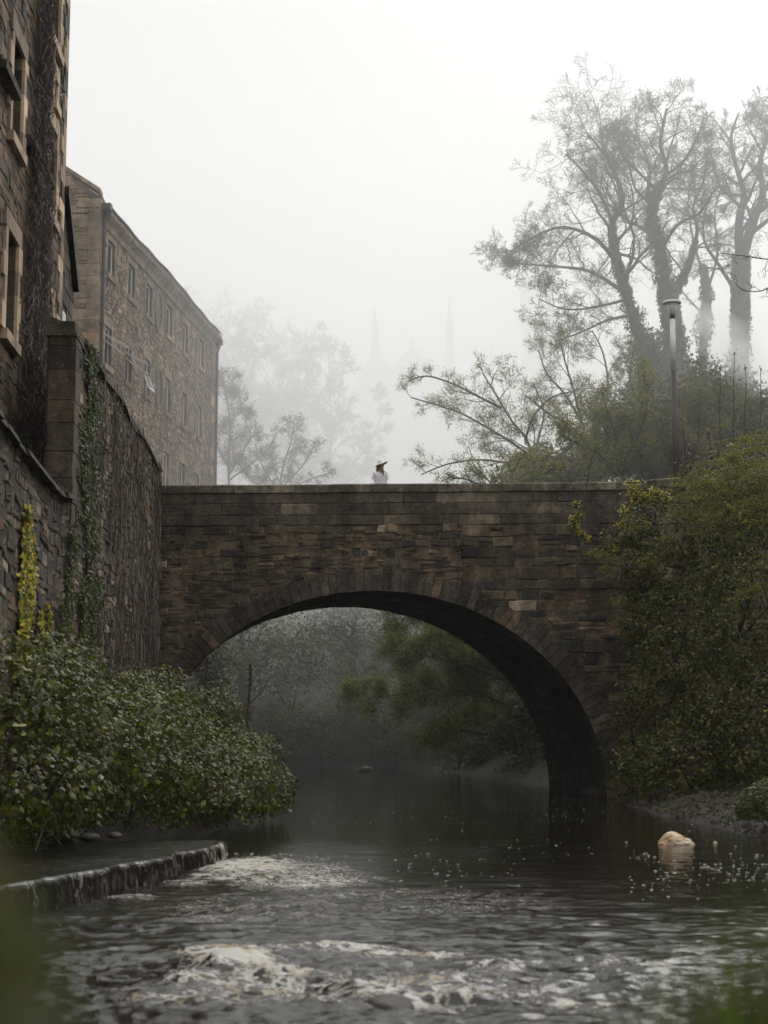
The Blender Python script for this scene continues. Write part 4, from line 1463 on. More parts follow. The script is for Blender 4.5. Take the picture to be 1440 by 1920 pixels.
    # budding shoots at right
    for i, (px, top, lab) in enumerate(((1348, 690, 'thin upright budding shoot, leftmost of the four above the right bank'), (1374, 662, 'tallest upright budding shoot above the right bank'),
                                        (1396, 688, 'upright budding shoot just right of the tallest one'), (1424, 690, 'budding shoot with leafy top closest to the right photo edge'))):
        Y = 50
        b = P(px, 930, Y); t = P(px + 3, top, Y)
        mb, ml = MB(), MB()
        root = thing('sapling', lab, 'sapling', b, 'budding shoots above the right bank')
        pts = [b.lerp(t, k / 6) + Vector((random.uniform(-.03, .03), 0, 0)) for k in range(7)]
        mb.tube(pts, [.022 - .002 * k for k in range(7)], 5, (.05, .04, .03))
        for k in range(9):
            p = b.lerp(t, .3 + .07 * k); s = random.choice((-1, 1))
            e = p + Vector((s * .16, random.uniform(-.1, .1), .16))
            mb.tube([p, e], [.01, .005], 4, (.05, .04, .03))
            n = 5; ml.leaves(np.array(e) + rng.normal(0, .035, (n, 3)), (0, -.4, .6), .07, cols(n, (.10, .09, .035)))
        n = 10; ml.leaves(np.array(t) + rng.normal(0, .05, (n, 3)), (0, -.4, .6), .08, cols(n, (.10, .09, .035)))
        mb.build('stem', M['bark'], root)
        ml.build('leaves', M['leaf'], root)
    # dark bough entering at the right, nearer than the fog
    Y = 34
    b = P(1560, 560, Y)
    root = thing('overhanging_bough', 'dark bare bough poking in from the right edge above the bank', 'branch', b)
    g = Grow(61, seg=.3, wander=.25, up=.0, dens=2.0, ratio=.6, minr=.005, maxlvl=3, spread=(30, 60), maxn=1200)
    g.limb([b, P(1480, 480, Y), P(1440, 486, Y), P(1395, 480, Y), P(1352, 475, Y)], .035, .006, 1, .35, .5)
    g.limb([b, P(1470, 530, Y), P(1430, 545, Y), P(1395, 545, Y), P(1378, 530, Y)], .03, .006, 1, .35, .5)
    mt, mc = MB(), MB()
    g.emit(mt, mt, (.03, .026, .022), (.03, .026, .022))
    mt.build('limb', M['bark'], root)
    # hanging dead stems in front of the bridge's right shoulder
    Y = 44
    b = P(1125, 1090, Y - .3)
    root = thing('dead_shrub', 'tangle of bare reddish stems against the right shoulder of the bridge', 'shrub', b)
    g = Grow(62, seg=.3, wander=.22, up=.03, dens=3, ratio=.62, minr=.006, maxlvl=2, spread=(20, 50), maxn=1500)
    for k, pts in enumerate(([(1128, 1010), (1100, 970), (1085, 930), (1062, 890), (1050, 850)], [(1120, 1000), (1098, 950), (1102, 900), (1110, 860), (1120, 830)],
                             [(1130, 1010), (1070, 980), (1055, 1030), (1045, 1060)], [(1135, 1000), (1150, 940), (1170, 900)], [(1120, 1020), (1080, 1000), (1092, 1050), (1075, 1090)])):
        g.limb([P(a, c, Y - .3 + random.uniform(-.2, .2)) for a, c in pts], .03 if k < 2 else .014, .006, 1, .2, .45)
    mt, mc = MB(), MB()
    g.emit(mt, mt, (.055, .04, .032), (.075, .05, .04))
    mt.build('stems', M['bark'], root)


big_tree_left()
big_tree_right()
mid_tree()
midground_trees()


# ------------------------------------------------------------------ foliage masses
def lumpy(mb, blobs, n, size, base, nscale=1.4, namp=.35, shell=.3, seed=0, droop=.4, cut=None, rand=.55, tuft=1, tspread=.08, tipcol=None, aspect=.62):
    """leaf shell over merged ellipsoids with an uneven outline"""
    r = np.random.default_rng(seed)
    B = [(np.array(c, float), np.array(s, float)) for c, s in blobs]
    area = np.array([(s[0] * s[1] + s[1] * s[2] + s[0] * s[2]) for _, s in B]); area /= area.sum()
    outp, outn = [], []
    for (c, s), a in zip(B, area):
        m = int(n * a) + 8
        d = r.normal(0, 1, (m, 3)); d /= np.linalg.norm(d, axis=1)[:, None]
        rr = 1 - shell * r.random(m) ** 1.5
        p = c + d * s * rr[:, None]
        nz = (fbm(p[:, 0] * nscale + p[:, 1] * .7, p[:, 2] * nscale + p[:, 1] * .5, 4, seed + 3) - .5) * 2
        nn = d / s; nn /= np.linalg.norm(nn, axis=1)[:, None]
        p = p + nn * (nz * namp)[:, None]
        keep = np.ones(m, bool)
        for (c2, s2) in B:
            if c2 is c: continue
            keep &= (((p - c2) / (s2 * .8)) ** 2).sum(1) > 1
        if cut is not None: keep &= cut(p)
        outp.append(p[keep]); outn.append(nn[keep])
    p = np.concatenate(outp); nn = np.concatenate(outn)
    if tuft > 1:
        p = np.repeat(p, tuft, 0) + r.normal(0, tspread, (len(p) * tuft, 3)); nn = np.repeat(nn, tuft, 0)
    m = len(p)
    c = cols(m, base, .28, .12, r)
    patch = fbm(p[:, 0] * .8 + 3, p[:, 2] * .8 + p[:, 1] * .3, 3, seed + 9)
    c *= (.35 + 1.3 * patch)[:, None]
    if tipcol is not None:
        w = (r.random(m) < .22)
        c[w] = cols(int(w.sum()), tipcol, .2, .1, r)
    mb.leaves(p, nn * .8 + np.array([0, -.1, .45]), size * r.uniform(.55, 1.35, m), c, droop=droop, rand=rand, r=r, aspect=aspect)
    return p


def left_bank():
    # bramble thicket
    root = thing('bramble_thicket', 'big leafy bramble thicket covering the left bank below the walls', 'bush', W(200, 1560, .3))
    g = lambda px, py, Y: np.array(P(px, py, Y))
    bl = []
    for px, py, Y, rx, ry, rz in ((40, 1345, 22.5, 1.1, 2.0, 1.15), (130, 1410, 23.5, 1.3, 2.0, 1.0), (30, 1480, 21, 1.2, 1.8, .7), (200, 1370, 27, 1.5, 2.5, .95),
                                  (230, 1450, 26, 1.3, 2.0, .85), (300, 1390, 31, 1.2, 2.6, 1.0), (330, 1460, 28.5, 1.15, 2.0, .85), (390, 1440, 32, 1.0, 2.4, .95),
                                  (440, 1470, 31, .75, 1.8, .75), (470, 1450, 34, .7, 2.2, .9), (510, 1500, 33, .45, 1.6, .55), (410, 1500, 28, .8, 1.4, .5), (70, 1270, 26, 1.1, 2.2, .8),
                                  (330, 1340, 37, 1.5, 3, .8), (250, 1320, 33, 1.2, 3, .7)):
        bl.append((g(px, py, Y), (rx, ry, rz)))
    mb = MB()
    cut = lambda p: p[:, 2] > .25
    lumpy(mb, bl, 27000, .096, (.044, .056, .007), nscale=1.6, namp=.5, shell=.4, tuft=2, tspread=.06, seed=4, cut=cut, rand=.5, tipcol=(.105, .12, .016), aspect=.75)
    mb.build('foliage', M['glossleaf'], root)
    mb = MB()
    for k in range(260):
        c, s = random.choice(bl)
        a = random.uniform(0, 6.28)
        p0 = Vector((c[0] + random.uniform(-.6, .6) * s[0], c[1] + random.uniform(-.7, .7) * s[1], max(.1, c[2] - s[2])))
        top = Vector((c[0] + math.cos(a) * s[0] * .9, c[1] + math.sin(a) * s[1] * .9, c[2] + s[2] * random.uniform(.3, 1.0)))
        end = top + Vector((math.cos(a) * .3, math.sin(a) * .3, -.25))
        mb.tube([p0, p0.lerp(top, .5) + Vector((0, 0, .2)), top, end], [.01, .008, .006, .003], 4, (.06, .04, .03))
    mb.build('stems', M['bark'], root)
    # stones along the foot of the bank, in the shallow water
    for k, (px, py, s, lab) in enumerate(((112, 1565, .28, 'pale flat stone at the water edge under the brambles'), (50, 1572, .2, 'dark rounded stone at the far left water edge'),
                                          (168, 1570, .14, 'small brown stone right of the pale flat one'), (215, 1566, .1, 'smallest stone on the wet ledge under the brambles'))):
        rock('stone', lab, W(px, py, .33), (s, s * .8, s * .45), 100 + k, (.09, .08, .06))
    # dead docks and dry stems
    for k, (px, pyb, pyt, Y, dens, lab) in enumerate(((462, 1400, 1246, 34, 1, 'tall dead brown dock seed stalk rising from the brambles under the arch'), (380, 1330, 1235, 38, .4, 'shorter dry dock stalk at the left foot of the arch'))):
        b, t = P(px, pyb, Y), P(px + 8, pyt, Y)
        root = thing('dock_stalk', lab, 'plant', b)
        mb = MB()
        pts = [b.lerp(t, i / 8) + Vector((.02 * math.sin(i * 1.4), 0, 0)) for i in range(9)]
        mb.tube(pts, [.012 - .001 * i for i in range(9)], 4, (.06, .035, .025))
        for i in range(int(26 * dens)):
            f = random.uniform(.35, 1)
            p = b.lerp(t, f) + Vector((.02 * math.sin(f * 8 * 1.4), 0, 0))
            e = p + Vector((random.uniform(-.1, .1) * (1.3 - f), random.uniform(-.08, .08), .1))
            mb.tube([p, e], [.006, .003], 3, (.06, .035, .025))
        n = int(420 * dens)
        f = rng.uniform(.3, 1, n)
        p = np.array(b) + (np.array(t) - np.array(b)) * f[:, None] + rng.normal(0, 1, (n, 3)) * np.array([.055, .055, .03]) * (1.25 - f)[:, None] * (.4 + .9 * vnoise(f * 14, f * 0, 2))[:, None]
        mb.leaves(p, (0, -1, 0), .035, cols(n, (.055, .028, .018)))
        mb.build('stalk', M['bark'], root)
    # dry reddish stems by the foot of the bridge
    root = thing('dry_weeds', 'dry reddish weed stems at the foot of the wall beside the bridge', 'plants', P(290, 1330, 41))
    mb = MB()
    for k in range(90):
        px = random.uniform(240, 390); b = P(px, random.uniform(1310, 1345), 41 + random.uniform(-2, 1.5))
        t = b + Vector((random.uniform(-.3, .4), 0, random.uniform(.3, 1.5) * (1.0 if px < 330 else .6)))
        mb.tube([b, b.lerp(t, .5) + Vector((random.uniform(-.06, .06), 0, 0)), t], [.008, .006, .003], 3, random.choice([(.09, .045, .03), (.12, .09, .06), (.06, .035, .025)]))
    mb.build('stems', M['bark'], root)
    # two white umbel flowers
    for px, py, s, lab in ((36, 1361, .085, 'white umbel flower head in the brambles near the left edge'), (187, 1389, .035, 'tiny white flower in the middle of the brambles'), (46, 1420, .04, 'small faint white flower below the big white umbel')):
        c = P(px, py, 20.5 if px < 100 else 24.2)
        root = thing('white_flower', lab, 'flower', c - Vector((0, 0, .5)), 'white flowers in the brambles')
        mb = MB(); n = 70
        d = rng.normal(0, 1, (n, 3)); d[:, 2] = np.abs(d[:, 2]) * .4
        d /= np.linalg.norm(d, axis=1)[:, None] + 1e-6
        mb.leaves(np.array(c) + d * s * np.array([1.1, 1, .5]) * rng.random((n, 1)) ** .4, (0, -.5, 1), s * .35, cols(n, (.6, .62, .55), .1, .03))
        mb.build('petals', M['leaf'], root)
        mb = MB(); mb.tube([c - Vector((0, 0, .5)), c], [.006, .004], 4, (.06, .09, .03)); mb.build('stem', M['bark'], root)


def rock(name, label, c, s, seed, col, group=None):
    mb = MB()
    n, m_ = 18, 12
    V = []
    for i in range(m_ + 1):
        ph = math.pi * i / m_
        for j in range(n):
            th = 2 * math.pi * j / n
            d = np.array([math.sin(ph) * math.cos(th), math.sin(ph) * math.sin(th), math.cos(ph)])
            f = .8 + .45 * float(fbm(np.array(d[0] * 1.5 + seed), np.array(d[1] * 1.5 + d[2] * 1.7 + seed * .3), 3, seed))
            V.append(np.array(c) + d * np.array(s) * f)
    Q = [(i * n + j, i * n + (j + 1) % n, (i + 1) * n + (j + 1) % n, (i + 1) * n + j) for i in range(m_) for j in range(n)]
    mb.add(V, [q[::-1] for q in Q], None, col)
    o = mb.build(name, M['rock'], smooth=True)
    tag(o, label, 'stone', group)
    return o


left_bank()


def wall_ivy():
    fn = frame(WA, WB)
    def patch(label, spans, n, size, base, off=.07, name='climbing_ivy', tip=None, seed=0):
        """spans: (u centre, half width, z top, z bottom, weight)"""
        r = np.random.default_rng(seed + 50)
        mb = MB()
        tot = sum(s[4] for s in spans)
        for (uc, hw, zt, zb, w) in spans:
            m = int(n * w / tot)
            z = r.uniform(zb, zt, m)
            wob = (vnoise(z * 1.6, z * 0 + uc, seed) - .5) * hw * 1.1
            u = uc + wob + r.normal(0, .5, m) * hw * (.45 + .8 * vnoise(z * 2.4, z * 0, seed + 2))
            th = vnoise(u * 3, z * 2.2, seed + 5)
            keep = th + r.random(m) * .5 > .42
            u, z, th = u[keep], z[keep], th[keep]
            m = len(u)
            d = off + .14 * th * r.random(m)
            p = np.array([fn(a, b, c) for a, b, c in zip(u, z, d)])
            c = cols(m, base, .3, .12, r)
            if tip is not None:
                k = r.random(m) < .5
                c[k] = cols(int(k.sum()), tip, .2, .08, r)
            mb.leaves(p, (1, -.5, .25), size * r.uniform(.6, 1.3, m), c, rand=.4, droop=.9, aspect=.8, r=r)
        root = thing(name, label, 'ivy', fn(spans[0][0], spans[0][3], .05))
        mb.build('leaves', M['glossleaf'], root)
        ms = MB()
        for (uc, hw, zt, zb, w) in spans:
            for k in range(3):
                pts = [Vector(fn(uc + random.uniform(-.5, .5) * hw + .1 * math.sin(z_ * 2 + k), z_, .05)) for z_ in np.linspace(zb, zt, 12)]
                ms.tube(pts, [.018 - .001 * i for i in range(12)], 4, (.05, .04, .03))
        ms.build('stems', M['bark'], root)
    patch('dark green ivy column hanging down from the corner pier of the tall wall', [(31.05, .7, 9.3, 6.4, 3), (31.3, .7, 6.8, 4.2, 1.7), (30.6, .5, 4.6, 1.2, 1.2), (32.2, 1.3, 4.9, 1.4, 2.2)], 13000, .075, (.045, .062, .018), seed=1)
    patch('thin green ivy strip creeping up the end of the low wall', [(28.85, .3, 5.5, 1.6, 1.4), (28.0, .2, 4.0, 1.4, .6)], 2600, .07, (.05, .068, .02), seed=2)
    patch('bright yellow variegated ivy column on the low wall at left edge', [(24.65, .5, 4.85, 2.7, 2), (24.45, .2, 5.25, 4.6, .25), (24.5, .4, 3.4, 2.0, .6)], 4200, .08, (.10, .12, .025), tip=(.42, .36, .06), seed=3)
    patch('smaller yellow ivy strands just above the brambles on the low wall', [(25.9, .25, 3.75, 2.1, 1), (26.6, .2, 3.9, 1.9, 1), (27.3, .15, 2.9, 1.6, .5)], 2200, .075, (.10, .12, .025), tip=(.38, .34, .06), seed=4)
    # brown dead vine mat on the tall wall
    root = thing('dead_creeper', 'curtain of dead brown creeper stems hanging down the tall retaining wall', 'creeper', fn(38, 2, .05))
    r = random.Random(3)
    P0, P1, R0, R1, C = [], [], [], [], []
    for k in range(1500):
        u = r.uniform(30.8, 45); z = r.uniform(2, 9.5)
        if vnoise(u * 1.1, z * .35, 8) < .45: continue
        ln = r.uniform(.4, 1.6); du = r.uniform(-.08, .08)
        col = r.choice([(.10, .075, .055), (.07, .045, .035), (.2, .17, .14), (.05, .04, .032)])
        p = Vector(fn(u, z, .09)); 
        for s in range(4):
            e = Vector(fn(u + du * (s + 1) + r.uniform(-.09, .09), z - ln * (s + 1) / 4 * r.uniform(.6, 1.2), .05 + r.random() * .09))
            P0.append(tuple(p)); P1.append(tuple(e)); R0.append(.009); R1.append(.008); C.append(col); p = e
    mb = MB(); mb.segs(P0, P1, R0, R1, 3, np.array(C)); mb.build('stems', M['bark'], root)
    # dead creeper on the tenement
    fn2 = ten_fn
    root = thing('dead_creeper', 'thick column of leafless creeper climbing the tenement between its windows', 'creeper', fn2(32.4, 6, .05))
    P0, P1, R0, R1, C = [], [], [], [], []
    mid = lambda z: np.interp(z, [6, 8, 13, 17, 22], [31.6, 31.8, 31.7, 31.6, 31.4])
    hw = lambda z: np.interp(z, [6, 8, 11, 14, 16, 22], [1.5, 1.25, .9, .7, .6, .5])
    for k in range(3000):
        z = r.uniform(5.6, 21) if r.random() < .6 else r.uniform(5.6, 13); u = float(mid(z)) + r.gauss(0, .5) * float(hw(z))
        ln = r.uniform(.3, 1.2)
        col = r.choice([(.085, .065, .055), (.06, .045, .04), (.07, .055, .045), (.24, .21, .19), (.045, .036, .032)])
        p = Vector(fn2(u, z, .06 + r.random() * .2)); a = r.gauss(0, .45)
        for s in range(4):
            u += a * ln / 4 + r.uniform(-.06, .06); z += ln / 4
            e = Vector(fn2(u, z, .05 + r.random() * .25))
            rr = .007 if r.random() < .9 else .014
            P0.append(tuple(p)); P1.append(tuple(e)); R0.append(rr); R1.append(rr * .9); C.append(col); p = e
    mb = MB(); mb.segs(P0, P1, R0, R1, 3, np.array(C)); mb.build('stems', M['bark'], root)


wall_ivy()


def right_bank():
    g = lambda px, py, Y: np.array(P(px, py, Y))
    # ivy mass over the right abutment
    root = thing('ivy_thicket', 'huge dark ivy thicket smothering the right end of the bridge', 'bush', W(1300, 1500))
    bl = []
    for px, py, Y, rx, ry, rz in ((1245, 1420, 40.5, 1.15, 1.6, 1.6), (1225, 1330, 41, .9, 1.5, 1.3), (1290, 1220, 40.5, 1.4, 1.8, 1.8), (1350, 1370, 39, 1.4, 2, 2.0),
                                  (1255, 1120, 41.5, 1.0, 1.4, 1.1), (1300, 1030, 41.5, 1.5, 1.6, 1.3), (1240, 1000, 42.5, 1.0, 1.2, .8), (1380, 1120, 39, 1.3, 2, 2.2),
                                  (1420, 1280, 37.5, 1.2, 2, 2.3), (1190, 1010, 43, .5, .8, .6), (1430, 1000, 38, 1.3, 2, 1.8), (1470, 1400, 36, 1.2, 2, 1.6), (1380, 940, 41, 1.6, 2, 1.2), (1480, 1150, 37, 1.6, 2, 2.6),
                                  (1300, 1450, 38.5, 1.2, 1.5, .9), (1200, 1190, 42.3, .6, .9, .9), (1192, 1380, 41.6, .6, 1.0, 1.2), (1150, 1030, 43.3, .5, .7, .35), (1210, 1090, 42.4, .8, 1.0, .6)):
        bl.append((g(px, py, Y), (rx, ry, rz)))
    mb = MB()
    lumpy(mb, bl, 19000, .11, (.036, .044, .007), nscale=1.0, namp=1.0, shell=.4, tuft=3, tspread=.10, seed=14, cut=lambda p: p[:, 2] > .12, rand=.5, tipcol=(.12, .125, .018))
    mb.build('foliage', M['glossleaf'], root)
    mb = MB()
    for k in range(120):
        c, s = random.choice(bl)
        a = random.uniform(3.4, 6.0)
        p0 = Vector((c[0], c[1], c[2] - s[2] * .5))
        top = Vector((c[0] + math.cos(a) * s[0] * 1.02, c[1] + math.sin(a) * s[1] * 1.02, c[2] + s[2] * random.uniform(-.6, .8)))
        mb.tube([p0, top, top + Vector((math.cos(a) * .2, math.sin(a) * .2, -.35))], [.02, .01, .004], 4, (.05, .04, .03))
    mb.build('stems', M['bark'], root)
    # yew-like feathery bush, yellow green
    root = thing('conifer_bush', 'feathery yellow green bush leaning over the ivy at the right edge', 'bush', P(1400, 1000, 38))
    mb = MB(); ms = MB()
    r = random.Random(8)
    sprays = [(1440, 880, 37, 1.3), (1400, 900, 38, 1.2), (1360, 930, 38.5, 1.1), (1330, 900, 39.5, .8), (1430, 960, 36.5, 1.2), (1380, 980, 38, 1.0), (1300, 920, 40, .6), (1335, 965, 39.5, .8), (1290, 960, 40.5, .7), (1420, 840, 38, .9), (1380, 865, 38.5, .7)]
    small = [(1150, 1040, 42.3, .45), (1120, 1035, 42.6, .3), (1140, 1065, 42.3, .3), (1260, 1020, 40.5, .5), (1220, 1045, 41, .5), (1160, 1125, 41.6, .22), (1165, 1160, 41.6, .22), (1430, 1060, 36, .6), (1420, 1110, 36, .5), (1200, 985, 41.8, .4)]
    allp = []
    for px, py, Y, s in sprays + small:
        c = P(px, py, Y)
        for k in range(int(60 * s)):
            a = r.uniform(0, 6.28)
            o = Vector((r.gauss(0, .3) * s, r.gauss(0, .3) * s, r.gauss(0, .26) * s)) + c
            d = Vector((math.cos(a) - .5, math.sin(a) * .7, r.uniform(-.25, .25))).normalized()
            L_ = r.uniform(.25, .6) * min(s + .3, 1.2)
            e = o + d * L_ + Vector((0, 0, -.06))
            ms.tube([o, e], [.008, .003], 3, (.05, .045, .025))
            m = int(26 * L_ / .5)
            for f in np.linspace(.05, 1, m):
                allp.append(tuple(o.lerp(e, f)))
    p = np.array(allp); p = p + rng.normal(0, .02, p.shape)
    mb.leaves(p, (0, -.4, .8), .075 * rng.uniform(.6, 1.3, len(p)), cols(len(p), (.17, .18, .028), .25), aspect=.35, droop=.7)
    mb.build('foliage', M['leaf'], root); ms.build('stems', M['bark'], root)
    # yellow variegated ivy flecks
    for k, (blobs, lab) in enumerate(((((1188, 915, .22), (1192, 935, .2), (1176, 960, .18), (1210, 935, .15), (1228, 925, .2), (1245, 935, .18), (1165, 985, .12)), 'yellow edged variegated ivy sprays on top of the ivy thicket'),
                                      (((1080, 945, .12), (1087, 965, .12), (1072, 975, .1), (1080, 988, .12), (1090, 1000, .12), (1100, 1010, .1)), 'narrow yellow variegated ivy spray clinging to the bridge shoulder'))):
        mb = MB()
        Y = 43.4 if k else 42.2
        for px, py, s in blobs:
            n = int(330 * s / .2)
            p = np.array(P(px, py, Y)) + rng.normal(0, .5, (n, 3)) * s
            c = cols(n, (.075, .085, .03)); w = rng.random(n) < .38
            c[w] = cols(int(w.sum()), (.48, .42, .12), .2, .06)
            mb.leaves(p, (0, -.6, .5), .065, c, aspect=.8)
        root = thing('variegated_ivy', lab, 'ivy', P(blobs[0][0], blobs[0][1] + 30, Y))
        mb.build('leaves', M['glossleaf'], root)
        ms = MB()
        pts = [P(px, py, Y) for px, py, s in blobs]
        for a, b in zip(pts[:-1], pts[1:]): ms.tube([a, b], .008, 4, (.05, .04, .03))
        ms.build('stems', M['bark'], root)
    # green weeds on the mud bank
    root = thing('bush', 'small low green bush on the muddy right bank by the photo edge', 'bush', W(1420, 1545))
    mb = MB()
    lumpy(mb, [(g(1420, 1510, 28.3), (.35, .4, .32)), (g(1450, 1500, 27.8), (.4, .5, .36)), (g(1395, 1520, 28.8), (.2, .3, .2))], 2600, .07, (.06, .072, .024), seed=24, nscale=3, namp=.12)
    mb.build('foliage', M['glossleaf'], root)
    # litter of weeds at the foot of the ivy
    root = thing('weeds', 'straggly weeds and pale twigs at the waterline under the ivy thicket', 'plants', W(1190, 1500))
    mb, ms = MB(), MB()
    r = random.Random(18)
    for k in range(130):
        px = r.uniform(1150, 1300)
        b = W(px, 1492 + (px - 1150) * .12 + r.uniform(0, 14)); b.z = .05
        t = b + Vector((r.uniform(-.4, .2), r.uniform(-.3, .1), r.uniform(.2, .8)))
        ms.tube([b, t], [.006, .003], 3, r.choice([(.12, .1, .07), (.05, .04, .03)]))
        n = 9
        f = rng.random(n)[:, None]
        mb.leaves(np.array(b) * (1 - f) + np.array(t) * f + rng.normal(0, .05, (n, 3)), (0, -.4, .7), .06, cols(n, (.07, .07, .025)))
    ms.build('stems', M['bark'], root); mb.build('leaves', M['leaf'], root)
    # driftwood-like pale roots along the mud
    mb = MB()
    for a, b, c in (((1255, 1528), (1300, 1508), (1350, 1498)), ((1270, 1532), (1320, 1520), (1380, 1512))):
        mb.tube([W(*a) + Vector((0, 0, .03)), W(*b) + Vector((0, 0, .12)), W(*c) + Vector((0, 0, .22))], [.03, .06, .04], 6, (.07, .055, .045))
    tag(mb.build('roots', M['bark'], smooth=True), 'low brown roots lying along the muddy edge of the right bank', 'roots')


right_bank()


